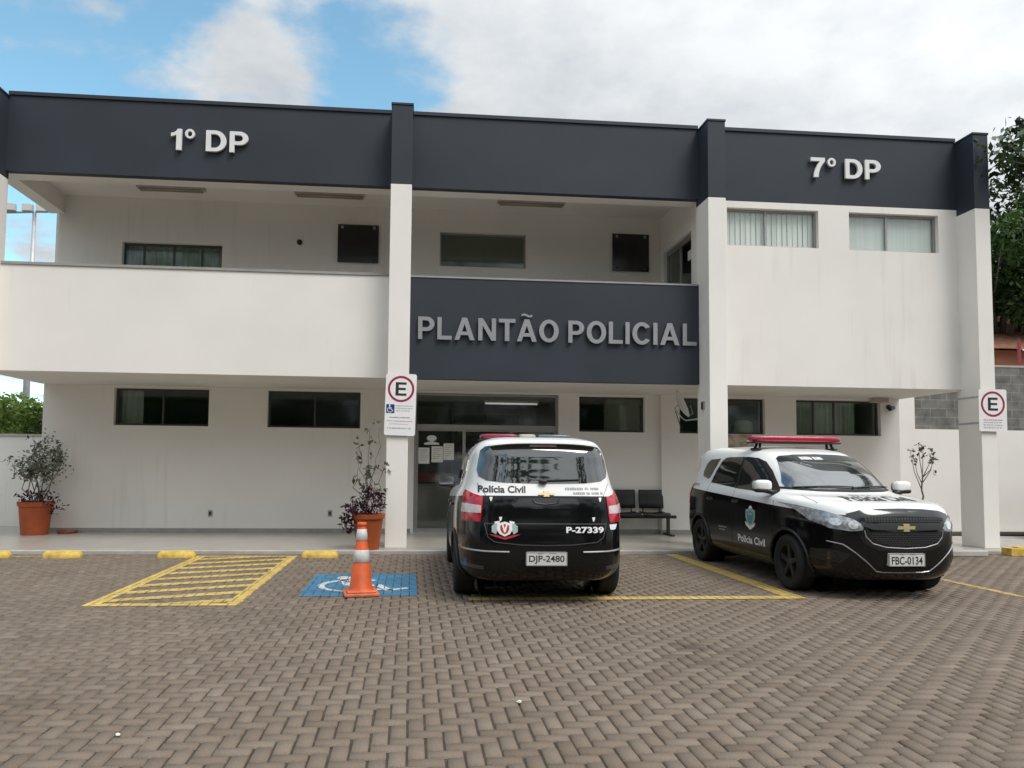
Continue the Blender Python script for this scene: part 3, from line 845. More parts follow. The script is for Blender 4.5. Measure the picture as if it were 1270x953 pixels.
# glazed entrance
ye = YB + .09
mb = MB()
mb.frame(0.054, 2.956, 0.056, 2.836, ye, ye + .07, .045)
mb.box(0.10, 2.91, ye - .01, ye + .08, 2.11, 2.21)
w = mb.build('entrance_frame', M['alu'], B, bevel=.004)
mb = MB(); mb.box(0.10, 2.91, ye + .03, ye + .038, 2.21, 2.79); mb.build('transom_pane', M['clearglass'], w)
for a, b, dy in ((0.105, 1.05, .012), (1.055, 2.0, .040), (2.005, 2.905, .012)):
    mb = MB(); mb.frame(a, b, 0.105, 2.105, ye + dy, ye + dy + .025, .028)
    d = mb.build('door', M['alu'], B)
    mb = MB(); mb.box(a + .028, b - .028, ye + dy + .008, ye + dy + .014, 0.133, 2.077); mb.build('pane', M['clearglass'], d)
    mb = MB(); xh = b - .07 if a < 1 else a + .07
    mb.tube([(xh, ye + dy - .001, .95), (xh, ye + dy - .05, .97), (xh, ye + dy - .05, 1.27), (xh, ye + dy - .001, 1.29)], .011)
    mb.build('handle', M['steel'], d, smooth=True)
# side door of the upper room, opening on the balcony
mb = MB()
mb.box(5.15, 5.20, .955, 2.445, 5.68, 5.775); mb.box(5.15, 5.20, .955, 1.01, 3.045, 5.68); mb.box(5.15, 5.20, 2.39, 2.445, 3.045, 5.68)
mb.box(5.155, 5.195, 1.68, 1.73, 3.045, 5.68)
w = mb.build('balcony_door', M['alu'], B)
mb = MB(); mb.box(5.172, 5.178, 1.01, 2.39, 3.05, 5.68); mb.build('pane', M['glass'], w)
mb = MB(); mb.box(5.164, 5.168, 1.15, 1.32, 5.30, 5.48); mb.build('notice', M['paper'], w)

# peeling patch below the fifth window
mb = MB(); mb.prism([(6.40, 1.80), (7.00, 1.82), (7.02, 1.97), (6.95, 2.08), (6.44, 2.085)], YB - .104, YB - .101)
mb.build('peeling_patch', M['peel'], B)

# ------------------------------------------------------------------ inside the entrance
t = thing('reception_desk', (0.62, 4.25, ZC), 'reception desk with a red front panel behind the glass door', 'desk')
mb = MB(); mb.box(-.75, 1.5, 0.02, .5, 0, .98); mb.build('desk_body', M['intwall'], t, bevel=.01)
mb = MB(); mb.box(-.75, 0.25, -.012, .018, .98, 1.18); mb.build('front_panel', M['redpanel'], t)
mb = MB(); mb.box(-.80, 1.55, -.03, .55, .935, .975); mb.build('desk_top', M['black'], t, bevel=.008)
t = thing('shelf_rack', (2.0, 6.2, ZC), 'tall rack of shelves with folders inside the entrance hall', 'shelf')
mb = MB()
for z in (0.1, .55, 1.0, 1.45, 1.75, 2.05, 2.35, 2.6): mb.box(-1.0, .7, 0, .32, z, z + .05)
for x in (-1.0, -.15, .66): mb.box(x, x + .04, .003, .317, 0, 2.64)
mb.build('rack', M['shelf'], t)
for x, z, wd, hh in ((-.62, .602, .5, .28), (.2, .602, .42, .25), (-.55, 1.502, .6, .17), (.25, 1.802, .5, .17), (-.6, 2.102, .55, .18), (.2, 1.052, .5, .25)):
    mb = MB(); mb.box(x - wd / 2, x + wd / 2, .03, .30, z - .0, z + hh); mb.box(x - .07, x + .07, .022, .029, z + hh * .45, z + hh * .6); mb.build('archive_box', M['folder'], t, bevel=.006)
for x, y in ((2.25, 4.6),):
    t = thing('ceiling_light', (x, y, ZS), 'lit white strip light on the ceiling of the entrance hall', 'lamp')
    mb = MB(); mb.box(-.62, .62, -.06, .06, -.05, .0); mb.build('housing', M['signw'], t)
    mb = MB(); mb.cyl((-.6, 0, -.07), (.6, 0, -.07), .018, n=10); mb.build('tube', M['lampon'], t, smooth=True)
# notices taped inside the glass
yp = ye + .012
for i, (a, b, c, d, lab) in enumerate(((0.14, .36, 1.42, 1.74, 'white paper notice taped nearest the left edge of the glass door'),
                                   (0.40, .63, 1.45, 1.77, 'white paper notice taped in the middle of the glass door'),
                                   (0.64, .85, 1.50, 1.83, 'white paper notice taped nearest the right of the glass door'))):
    mb = MB(); mb.box(a, b, yp, yp + .003, c, d)
    for k in range(6):
        zz = d - .05 - k * .04; mb.box(a + .03, b - .03 - .03 * (k % 3), yp - .001, yp - .0002, zz, zz + .008, 1)
    tag(mb.build('paper_notice', [M['paper'], M['signgrey']]), lab, 'notice', 'notices on the glass door')
mb = MB()
mb.add([(0.40 + .10 * math.cos(a * math.pi / 8) * (1 if a < 9 else 1), yp, 1.93 + .06 * math.sin(a * math.pi / 8)) for a in range(16)][::-1], [tuple(range(16))])
mb.prism([(.25, 1.80), (.55, 1.80), (.55, 1.83), (.45, 1.86), (.35, 1.86), (.25, 1.83)], yp, yp + .002)
mb.prism([(.375, 1.855), (.425, 1.855), (.425, 1.90), (.375, 1.90)], yp + .0005, yp + .002)
tag(mb.build('door_emblem', M['decalw']), 'white emblem sticker above the notices on the glass door', 'sticker')

# white drum standing behind the glass of the fifth window
t = thing('water_drum', (7.02, YB + .42, ZC), 'white rounded drum behind the glass, above the peeling wall patch', 'drum')
mb = MB(); mb.lathe([(.0, 1.75), (.17, 1.75), (.19, 1.79), (.195, 2.0), (.19, 2.2), (.185, 2.22), (.195, 2.24), (.18, 2.32), (.12, 2.355), (0, 2.36)], 28)
mb.build('drum_body', M['signw'], t, smooth=True)
mb = MB(); mb.box(-.24, .24, -.2, .2, 1.70, 1.748)
for x in (-.22, .19):
    for y in (-.18, .15): mb.box(x, x + .03, y, y + .03, 0, 1.70)
mb.build('stand', M['shelf'], t)

# ------------------------------------------------------------------ signs and fittings on the building
letter_sign('bay_sign', 'pale grey raised letters 1º DP on the left roof band', '1º DP', -4.10, -2.83, 6.63, .36, YF, .04, M['letterw'])
letter_sign('bay_sign', 'pale grey raised letters 7º DP on the right roof band', '7º DP', 7.11, 8.44, 6.66, .36, YF, .04, M['letterw'])
letter_sign('entrance_sign', 'brushed steel letters PLANTÃO POLICIAL on the dark fascia over the entrance', 'PLANTÃO POLICIAL', 0.08, 4.96, 3.535, .385, YF, .030, M['steel'], gap=.125)

def wall_light(x0, x1, lab):
    t = thing('ceiling_light', ((x0 + x1) / 2, 1.97, ZU), lab, 'lamp', 'unlit strip lights on the balcony ceiling')
    h = (x1 - x0) / 2
    mb = MB(); mb.box(-h, h, -.09, .09, -.045, 0); mb.build('housing', M['housing'], t, bevel=.006)
    for yy in (-.045, .045):
        mb = MB(); mb.cyl((-h + .04, yy, -.066), (h - .04, yy, -.066), .016, n=10); mb.build('tube', M['tube'], t, smooth=True)
wall_light(-5.19, -3.96, 'unlit strip light on the balcony ceiling above the leftmost upper window')
wall_light(-2.29, -0.97, 'unlit strip light on the balcony ceiling above the left black panel')
wall_light(1.60, 2.93, 'unlit strip light on the ceiling above the PLANTÃO POLICIAL fascia')
def panel(x0, x1, z0, z1, lab):
    t = thing('wall_panel', ((x0 + x1) / 2, YB, z0), lab, 'panel', 'black square panels on the balcony wall')
    h = (x1 - x0) / 2; H = z1 - z0
    mb = MB(); mb.box(-h, h, -.04, -.025, 0, H); mb.build('board', M['plaque'], t, bevel=.003)
    for sx in (-1, 1):
        for zz in (.06, H - .06):
            mb = MB(); mb.cyl((sx * (h - .09), -.055, zz), (sx * (h - .09), 0, zz), .03, n=14); mb.build('standoff', M['steel'] if zz > .3 else M['darkgrey'], t)
panel(-1.53, -.72, 5.41, 6.18, 'black square panel on steel standoffs, left of the white column on the balcony')
panel(4.06, 4.83, 5.42, 6.20, 'black square panel on steel standoffs, above the end of the steel lettering')
t = thing('wall_fitting', (-2.28, YB, 5.79), 'small dark round fitting on the upper balcony wall', 'fitting')
mb = MB(); mb.cyl((0, 0, 0), (0, -.03, 0), .055, n=14); mb.build('base', M['darkgrey'], t, smooth=False)
mb = MB(); mb.cyl((0, -.03, 0), (0, -.07, -.01), .032, .02, n=12); mb.build('socket', M['black'], t)
def outlet(x, y, z, lab, mt='alu'):
    t = thing('wall_socket', (x, y, z), lab, 'socket', 'sockets low on the white walls')
    mb = MB(); mb.box(-.04, .04, -.012, 0, -.06, .06); mb.build('cover', M[mt], t, bevel=.004)
    mb = MB(); mb.box(-.022, .022, -.016, -.0125, -.03, .03); mb.build('insert', M['darkgrey'], t)
outlet(-3.85, YB, .42, 'small grey socket low on the wall under the leftmost ground floor window')
outlet(-1.57, YB, .43, 'small grey socket low on the wall left of the leggy potted plant')
t = thing('flood_light', (9.60, YB - .30, ZS), 'brown box light fixed under the ceiling near the right wall corner', 'lamp')
mb = MB(); mb.box(-.16, .16, -.09, .09, -.10, 0); mb.build('housing', M['housing'], t, bevel=.01)
mb = MB(); mb.box(-.14, .14, -.098, -.091, -.09, -.015); mb.build('lens', M['tube'], t)
t = thing('security_camera', (9.93, YB - .1, 2.70), 'small dark camera on the wall beside the right ground floor window', 'camera')
mb = MB(); mb.cyl((0, 0, 0), (0, -.03, 0), .05, n=14); mb.build('mount', M['darkgrey'], t)
mb = MB(); mb.cyl((0, -.03, 0), (0, -.10, -.03), .018, n=8); mb.cyl((.07, -.06, -.02), (-.10, -.20, -.06), .042, .038, n=16); mb.build('camera_body', M['black'], t, auto=40)
t = thing('junction_box', (5.03, .27, 2.47), 'small grey box on the inner side of the column by the dish', 'box')
mb = MB(); mb.box(-.03, 0, -.05, .05, -.07, .07); mb.build('case', M['alu'], t, bevel=.006)
mb = MB(); mb.box(-.034, -.031, -.04, .04, -.06, .06); mb.build('lid', M['darkgrey'], t)
# satellite dish on the flank of the third column
t = thing('satellite_dish', (5.00, 1.2, 2.42), 'tilted pale satellite dish seen nearly edge-on beside the third column', 'satellite dish')
ax = Vector((.88, -.18, .40)).normalized()
rot = ax.to_track_quat('Z', 'Y').to_matrix()
mb = MB(); prof = [(.0, .0)] + [(.27 * k / 8, .075 * (k / 8) ** 2) for k in range(1, 9)] + [(.275, .08), (.27, .070)] + [(.27 * k / 8, .075 * (k / 8) ** 2 - .008) for k in range(7, -1, -1)]
tmp = MB(); tmp.lathe(prof, 36)
mb.add([rot @ Vector(p) + Vector((-.07, 0, .13)) for p in tmp.v], tmp.f); mb.build('reflector', M['dish'], t, smooth=True)
mb = MB(); c0 = Vector((-.07, 0, .13)); mb.tube([c0 - ax * .01, c0 - ax * .09 + Vector((0, 0, -.02)), (-.02, 0, -.10), (.02, -.1, -.16), (.06, -.60, -.16)], .012); mb.build('bracket', M['galv'], t, smooth=True)
mb = MB(); low = c0 + rot @ Vector((0, -.25, .06)); mb.tube([low, low + ax * .10, c0 + ax * .22 + Vector((0, 0, -.06))], .007); mb.build('feed_arm', M['galv'], t, smooth=True)
mb = MB(); e = c0 + ax * .22 + Vector((0, 0, -.06)); mb.cyl(e, e - ax * .08, .03, .035, n=14); mb.build('feed_horn', M['darkgrey'], t)
mb = MB(); mb.tube([(-.14, 0, .02), (-.05, .02, -.22), (.0, .02, -.30)], .008); mb.build('cable', M['darkgrey'], t, smooth=True)
# ------------------------------------------------------------------ parking signs strapped to the columns
def disc(mb, cx, cz, r, y, n=40, mi=0, r0=0.0):
    if r0 <= 0:
        mb.add([(cx + r * math.cos(2 * math.pi * i / n), y, cz + r * math.sin(2 * math.pi * i / n)) for i in range(n)], [tuple(range(n))], mi)
    else:
        vs = []
        for i in range(n):
            c_, s_ = math.cos(2 * math.pi * i / n), math.sin(2 * math.pi * i / n)
            vs += [(cx + r0 * c_, y, cz + r0 * s_), (cx + r * c_, y, cz + r * s_)]
        mb.add(vs, [(2 * i, 2 * i + 1, (2 * i + 3) % (2 * n), (2 * i + 2) % (2 * n)) for i in range(n)], mi)
def rrect(x0, x1, z0, z1, r, n=6):
    out = []
    for cx, cz, a in ((x1 - r, z1 - r, 0), (x0 + r, z1 - r, 90), (x0 + r, z0 + r, 180), (x1 - r, z0 + r, 270)):
        for k in range(n + 1):
            t = R(a + 90 * k / n); out.append((cx + r * math.cos(t), cz + r * math.sin(t)))
    return out
def wheelchair_icon(mb, cx, cz, s, y, mi):
    disc(mb, cx - .05 * s, cz + .36 * s, .085 * s, y, 14, mi)
    def st(a, b, w):
        a = Vector((cx + a[0] * s, 0, cz + a[1] * s)); b = Vector((cx + b[0] * s, 0, cz + b[1] * s)); d = (b - a).normalized(); n = Vector((-d.z, 0, d.x)) * w * s / 2
        mb.add([(p.x, y, p.z) for p in (a - n, b - n, b + n, a + n)], [(0, 1, 2, 3)], mi)
    st((-.05, .27), (-.03, -.02), .09); st((-.04, .13), (.16, .13), .06); st((-.06, -.02), (.18, -.02), .08); st((.16, .0), (.27, -.26), .08); st((.25, -.25), (.36, -.21), .06)
    n = 14
    for k in range(n):
        a0, a1 = R(110 + k * 15), R(110 + (k + 1) * 15)
        pts = [(cx + (-.02 + r_ * math.cos(a)) * s, y, cz + (-.12 + r_ * math.sin(a)) * s) for r_, a in ((.22, a0), (.28, a0), (.28, a1), (.22, a1))]
        mb.add(pts[::-1], [(0, 1, 2, 3)], mi)
def small_print(mb, x0, x1, z, h, y, mi, seed):
    """print too small to read: strokes of uneven length"""
    rr = random.Random(seed); x = x0
    while x < x1 - h * .5:
        w = rr.uniform(.6, 2.6) * h
        xe = min(x + w, x1); k = x
        while k < xe - h * .2:
            ww = h * rr.uniform(.3, .55)
            mb.box(k, min(k + ww, xe), y - .0006, y, z + rr.uniform(0, .15) * h, z + h * rr.uniform(.8, 1), mi)
            k += ww + h * .18
        x = xe + h * .45
def parking_sign(loc, W, H, tilt, label, chair, cw, strap_y1):
    t = thing('parking_sign', loc, label, 'sign')
    t.rotation_euler = (0, R(tilt), 0)
    x0, x1 = -W / 2, W / 2
    mb = MB(); mb.prism(rrect(x0, x1, 0, H, .035), -.006, 0)
    pl = mb.build('plate', M['signw'], t)
    r = W * .43; cz = H - W * .5
    mb = MB(); disc(mb, 0, cz, r, -.0075, 48, 0, r * .83); mb.build('ring', M['signred'], t)
    mb = MB(); glyph_mesh('E', r * 1.25, r * 1.02, -.0082, -.0070, mb); mb.v = [(a - r * .41, b, c + cz - r * .51) for a, b, c in mb.v]; mb.build('letter', M['signblack'], t)
    mb = MB(); y = -.0072; ic = MB() if chair else None
    if chair:
        ic.prism([(x0 + .02, .36), (x0 + .155, .36), (x0 + .155, .505), (x0 + .02, .505)], y - .0004, y, 0)
        wheelchair_icon(ic, x0 + .083, .432, .155, y - .0008, 1)
        lines = [(x0 + .18, x1 - .04 - .05 * (k == 2), z, .017, 'signgrey', k) for k, z in enumerate((.475, .435, .395))]
        lines += [(x0 + .08, x1 - .10, .285, .017, 'signblue', 11), (x0 + .04, x1 - .05, .225, .016, 'signpink', 12), (x0 + .08, x1 - .12, .18, .013, 'signgrey', 13), (x0 + .05, x1 - .06, .105, .026, 'signgrey', 14)]
    else:
        lines = [(x0 + .08, x1 - .08 - .03 * (k % 2), z, .022, m_, 20 + k) for k, (z, m_) in enumerate(((.19, 'signpink'), (.145, 'signgrey'), (.10, 'signgrey'), (.055, 'signgrey')))]
    for a_, b_, z, h_, m_, k in lines:
        mb = MB(); small_print(mb, a_, b_, z, h_, y, 0, k); mb.build('text_line', M[m_], t)
    if ic: ic.build('wheelchair_symbol', [M['signblue'], M['signw']], t)
    return t
parking_sign((-.20, -.035, 1.87), .50, 1.01, 1.2, 'white E parking sign with blue wheelchair symbol on the column by the potted plant', True, .35, .55)
parking_sign((10.12, -.035, 2.08), .52, .74, .4, 'smaller white E parking sign on the rightmost column', False, .3, .55)
for xa, xb, zs, lab in ((-.41, -.06, (2.02, 2.70), 'metal straps holding the wheelchair parking sign to its column'), (9.93, 10.215, (2.22, 2.68), 'metal straps holding the right parking sign to its column')):
    t = thing('strap_bracket', ((xa + xb) / 2, 0, zs[0]), lab, 'bracket')
    h = (xb - xa) / 2
    for z in zs:
        mb = MB(); zz = z - zs[0]
        mb.box(-h - .006, h + .006, -.026, -.003, zz, zz + .03)
        mb.box(-h - .006, -h - .002, -.003, .55, zz, zz + .03); mb.box(h + .002, h + .006, -.003, .55, zz, zz + .03)
        mb.box(-h - .006, h + .006, .553, .559, zz, zz + .03)
        mb.build('strap', M['galv'], t)

# ------------------------------------------------------------------ traffic cone
t = thing('traffic_cone', (-.52, -4.03, 0.0035), 'orange traffic cone with two white bands on the blue wheelchair bay', 'traffic cone', rz=R(8))
mb = MB(); mb.box(-.185, .185, -.185, .185, .0, .035); mb.box(-.155, .155, -.155, .155, .035, .055)
mb.build('base', M['coneworn'], t, bevel=.012)
def cr(z): return .125 - (.125 - .042) * z / .70
mb = MB(); mb.lathe([(cr(0) + .02, .05), (cr(0.03), .08), (cr(.68), .73), (cr(.70) - .006, .745), (cr(.70) - .02, .745), (cr(.69) - .02, .60)], 36)
mb.build('body', M['orange'], t, smooth=True)
for a, b in ((.30, .43), (.53, .65)):
    mb = MB(); mb.lathe([(cr(a) + .001, a + .05), (cr(a) + .004, a + .052), (cr(b) + .004, b + .048), (cr(b) + .001, b + .05)], 36); mb.build('band', M['reflect'], t, smooth=True)
mb = MB(); mb.lathe([(.050, .735), (.053, .745), (.053, .765), (.044, .772), (.03, .772), (.03, .75)], 28); mb.build('collar', M['orange'], t, smooth=True)

# ------------------------------------------------------------------ wheel stops
proto = None
for i, (x, lab) in enumerate(((-6.02, 'yellow wheel stop at the left edge of the picture'), (-5.03, 'yellow wheel stop in front of the large potted shrub'),
                              (-3.42, 'yellow wheel stop just left of the hatched yellow zone'), (-1.34, 'yellow wheel stop behind the blue wheelchair bay'))):
    if proto is None:
        mb = MB(); n = 12
        prof = [(-.085, 0.0), (-.085, .045), (-.06, .085), (-.02, .10), (.02, .10), (.06, .085), (.085, .045), (.085, 0.0)]
        secs = [(-.27, .45, .35), (-.26, .75, .65), (-.23, .95, .92), (-.2, 1, 1), (.2, 1, 1), (.23, .95, .92), (.26, .75, .65), (.27, .45, .35)]
        vs = [(sx, py * a, pz * b) for sx, a, b in secs for py, pz in prof]; m_ = len(prof)
        fs = [(j * m_ + k, j * m_ + k + 1, (j + 1) * m_ + k + 1, (j + 1) * m_ + k) for j in range(len(secs) - 1) for k in range(m_ - 1)]
        fs = [f[::-1] for f in fs] + [tuple(range(m_)), tuple(range(len(secs) * m_ - 1, (len(secs) - 1) * m_ - 1, -1))]
        mb.add(vs, fs); proto = mb.build('wheel_stop', M['yellowcurb'], auto=50); o = proto
    else:
        o = proto.copy(); COL.objects.link(o)
    o.location = (x, -.80, .0)
    tag(o, lab, 'wheel stop', 'yellow wheel stops along the walkway')
mb = MB(); mb.box(-.45, .75, -.11, .11, 0, .13); mb.box(-.30, .2, -.07, .07, .13, .15)
o = mb.build('kerb_block', M['yellowcurb'], bevel=.03); o.location = (10.25, -.62, 0); tag(o, 'low yellow painted kerb block at the foot of the rightmost column', 'kerb block')
mb = MB(); mb.box(-.5, .35, -.09, .09, 0, .10)
o = mb.build('kerb_block', M['kerb'], bevel=.02); o.location = (9.0, -.70, 0); tag(o, 'pale worn kerb block beside the front of the red lightbar car', 'kerb block')

for (x, y, r_, lab) in ((.66, -7.75, .022, 'small white paper scrap lying on the paving in front of the nearer car'), (-1.48, -8.17, .018, 'small white paper scrap on the paving near the bottom left')):
    mb = MB(); n = 7
    ring = [(r_ * random.uniform(.6, 1) * math.cos(k * 2 * math.pi / n), r_ * random.uniform(.6, 1) * math.sin(k * 2 * math.pi / n), random.uniform(.003, .012)) for k in range(n)]
    mb.add([(0, 0, .014)] + ring + [(a, b, .0012) for a, b, c in ring], [(0, k + 1, (k + 1) % n + 1) for k in range(n)] + [(k + 1, k + 1 + n, (k + 1) % n + 1 + n, (k + 1) % n + 1) for k in range(n)])
    o = mb.build('paper_scrap', M['paper']); o.location = (x, y, .003); tag(o, lab, 'litter')
# ------------------------------------------------------------------ leaves and plants
def leaf_mesh(pts, size, name, m, parent=None, droop=.3, ratio=.5, tone=None, kind=None):
    """one diamond leaf, folded along its rib, at every point"""
    n = len(pts)
    d = rng.normal(size=(n, 3)); d[:, 2] -= droop; d /= np.linalg.norm(d, axis=1)[:, None]
    s = np.cross(d, rng.normal(size=(n, 3))); s /= np.linalg.norm(s, axis=1)[:, None]
    nn = np.cross(d, s)
    L = size * rng.uniform(.65, 1.25, (n, 1)); w = L * ratio * .5
    p = np.asarray(pts, float)
    vs = np.stack([p, p + d * L * .45 + s * w + nn * L * .06, p + d * L, p + d * L * .45 - s * w + nn * L * .06], 1).reshape(-1, 3)
    k = np.arange(n)[:, None] * 4
    fs = np.concatenate([k + [0, 1, 2], k + [0, 2, 3]], 0)
    me = bpy.data.meshes.new(name)
    me.vertices.add(len(vs)); me.vertices.foreach_set('co', vs.ravel())
    me.loops.add(fs.size); me.loops.foreach_set('vertex_index', fs.ravel())
    me.polygons.add(len(fs)); me.polygons.foreach_set('loop_start', np.arange(len(fs)) * 3)
    tn = np.clip((rng.uniform(0, 1, n) if tone is None else tone), 0, 1)
    at = me.attributes.new('tone', 'FLOAT', 'FACE'); at.data.foreach_set('value', np.concatenate([tn, tn]))
    me.materials.append(m); me.update(calc_edges=True)
    return link(name, me, parent)
def clump_points(clumps, n):
    """points in the outer parts of ellipsoid clumps: (x,y,z,r,[tone])"""
    c = np.array([k[:4] for k in clumps]); wts = c[:, 3] ** 2; wts = wts / wts.sum()
    idx = rng.choice(len(c), n, p=wts)
    u = rng.normal(size=(n, 3)); u /= np.linalg.norm(u, axis=1)[:, None]
    r = rng.uniform(.35, 1.08, (n, 1)) ** .6
    ct = rng.uniform(.1, .9, len(c))
    return c[idx, :3] + u * r * c[idx, 3:4] * np.array([1, 1, .8]), np.clip(ct[idx] + rng.normal(0, .17, n), 0, 1)

def pot(name, loc, rb, rt, h, label, group=None):
    t = thing(name, loc, label, 'potted plant', group)
    mb = MB(); mb.lathe([(0, 0), (rb, 0), (rb + (rt - rb) * .86, h * .86), (rt + .012, h * .87), (rt + .02, h), (rt - .025, h), (rt - .045, h * .9), (rt - .05, h * .82)], 40)
    mb.build('pot', M['terracotta'], t, auto=40)
    mb = MB(); mb.lathe([(0, h * .88), (rt * .6, h * .9), (rt - .035, h * .86)], 30); mb.build('soil', M['soil'], t, smooth=True)
    return t
def stem(mb, p, q, r0, r1, wob=.04, n=6):
    p, q = Vector(p), Vector(q); pts = []
    for k in range(n + 1):
        f = k / n
        w = Vector((random.gauss(0, wob), random.gauss(0, wob), 0)) * math.sin(f * math.pi)
        pts.append(p.lerp(q, f) + w)
    mb.tube(pts, [r0 + (r1 - r0) * k / n for k in range(n + 1)], 6)
    return pts
# large shrub on the left
t = pot('potted_shrub', (-6.86, 2.20, .05), .225, .285, .60, 'bushy grey-green potted shrub in a terracotta pot at the left wall')
sm = MB(); tips = []
for k in range(9):
    a = k * 2.4; q = (.14 * math.cos(a) + random.uniform(-.24, .44), .2 * math.sin(a), random.uniform(1.05, 1.65))
    pts = stem(sm, (.06 * math.cos(a), .06 * math.sin(a), .5), q, .012, .006)
    for j in range(7):
        b = pts[random.choice((3, 4, 5, 6))]
        e = b + Vector((random.uniform(-.30, .34), random.uniform(-.28, .28), random.uniform(.02, .34)))
        sm.tube([b, (b + e) / 2 + Vector((0, 0, .03)), e], [.005, .004, .002], 5); tips += [e, (b + e) / 2]
sm.build('stems', M['twig'], t, smooth=True)
pp = np.array([list(v) for v in tips]); pp = pp[rng.integers(0, len(pp), 900)] + rng.normal(0, .05, (900, 3))
leaf_mesh(pp, .078, 'foliage', M['leafshrub'], t, droop=.1, ratio=.5)
p2 = np.stack([rng.uniform(-.28, .42, 170), rng.normal(0, .16, 170), rng.uniform(.60, .78, 170)], 1); p2[:, 2] -= np.clip(p2[:, 0] - .25, 0, 1) * 1.6
leaf_mesh(p2, .10, 'purple_foliage', M['leafpurple'], t, ratio=.35)
# leggy plant by the second column
t = pot('potted_plant', (-.67, -.115, .048), .175, .245, .56, 'leggy sparse potted plant with purple trailing leaves beside the white column')
sm = MB(); tips = []
for (x, y, z) in ((.16, 0, 2.0), (-.03, .05, 2.05), (-.18, 0, 1.72), (-.20, -.05, 1.45), (.0, -.08, 1.35), (.22, .05, 1.25)):
    pts = stem(sm, (x * .2, y * .2, .5), (x, y, z), .010, .004, .05, 8)
    for j in range(5):
        b = pts[random.choice((4, 5, 6, 7, 8))]; e = b + Vector((random.uniform(-.10, .10), random.uniform(-.1, .1), random.uniform(.0, .12)))
        sm.tube([b, e], [.003, .002], 4); tips.append(e)
sm.build('stems', M['twig'], t, smooth=True)
pp = np.array([list(v) for v in tips]); pp = np.repeat(pp, 3, 0) + rng.normal(0, .02, (len(pp) * 3, 3))
leaf_mesh(pp, .10, 'foliage', M['leafshrub'], t, tone=rng.uniform(0, .45, len(pp)))
c = clump_points([(-.14, -.06, .62, .20), (.06, -.04, .74, .20), (-.30, -.06, .38, .15), (-.26, -.04, .70, .13), (-.30, -.05, .52, .12), (-.02, 0, .94, .13), (.14, 0, .88, .09)], 400)[0]
leaf_mesh(c, .10, 'purple_foliage', M['leafpurple'], t, ratio=.38)
# bare thin plant behind the right hand car
t = pot('potted_plant', (10.02, 1.75, .05), .18, .26, .50, 'thin bare potted plant with a few leaf buds behind the red lightbar car')
sm = MB(); tips = []
main = stem(sm, (0, 0, .45), (.06, 0, 1.20), .022, .014, .02)
for (x, z) in ((-.22, 1.75), (-.06, 1.86), (.04, 1.80), (.20, 1.78), (.28, 1.58), (-.14, 1.55), (.34, 1.68)):
    b = main[random.choice((4, 5, 6))]; e = Vector((x, random.uniform(-.1, .1), z)); m_ = (b + e) / 2 + Vector((x * .15, 0, -.04))
    sm.tube([b, m_, e], [.010, .007, .004], 5); tips += [e, m_ * .35 + e * .65]
sm.build('stems', M['twig'], t, smooth=True)
pp = np.array([list(v) for v in tips]); pp = np.repeat(pp, 5, 0) + rng.normal(0, .022, (len(pp) * 5, 3))
leaf_mesh(pp, .085, 'foliage', M['leafshrub'], t, ratio=.6, tone=rng.uniform(0, .35, len(pp)))
# saucer by the wall
mb = MB(); mb.lathe([(0, .012), (.13, .012), (.17, .045), (.18, .045), (.145, 0), (0, 0)], 30)
o = mb.build('clay_saucer', M['terracotta'], smooth=True); o.location = (-6.42, 2.50, .05); tag(o, 'flat reddish clay saucer on the walkway right of the potted shrub', 'saucer')

# ------------------------------------------------------------------ waiting bench
t = thing('waiting_bench', (4.25, 2.33, .05), 'black three-seat waiting bench against the wall behind the nearer car', 'bench')
mb = MB(); mb.box(-1.02, 1.02, -.04, .04, .33, .39); mb.build('beam', M['black'], t, bevel=.008)
for x in (-.86, .86):
    mb = MB(); mb.box(x - .03, x + .03, -.03, .03, .03, .33); mb.box(x - .035, x + .035, -.30, .24, 0, .04); mb.build('leg', M['darkgrey'], t, bevel=.008)
for k in (-1, 0, 1):
    x = k * .58
    def shell(prof, w, th):
        mb = MB(); n = 8; vs = []
        for (y, z) in prof:
            for i in range(n + 1):
                u = i / n * 2 - 1
                vs.append((x + u * w / 2, y - .03 * (1 - u * u) * (1 if z > .5 else 0) + .0, z + .025 * u * u * (z <= .5)))
        m_ = n + 1
        fs = [(j * m_ + i, j * m_ + i + 1, (j + 1) * m_ + i + 1, (j + 1) * m_ + i) for j in range(len(prof) - 1) for i in range(n)]
        mb.add(vs, fs); return mb
    o = shell([(-.24, .385), (-.22, .41), (-.1, .405), (.08, .40), (.20, .42)], .50, .02).build('seat', M['black'], t, smooth=True)
    s_ = o.modifiers.new('thick', 'SOLIDIFY'); s_.thickness = .018; s_.offset = 1
    o = shell([(.20, .52), (.225, .62), (.24, .78), (.25, .86), (.26, .88)], .50, .02).build('backrest', M['black'], t, smooth=True)
    s_ = o.modifiers.new('thick', 'SOLIDIFY'); s_.thickness = .018; s_.offset = 1
    for sx in (-.17, .17):
        mb = MB(); mb.tube([(x + sx, .02, .38), (x + sx, .19, .41), (x + sx, .235, .55), (x + sx, .255, .7)], .014); mb.build('support', M['darkgrey'], t, smooth=True)

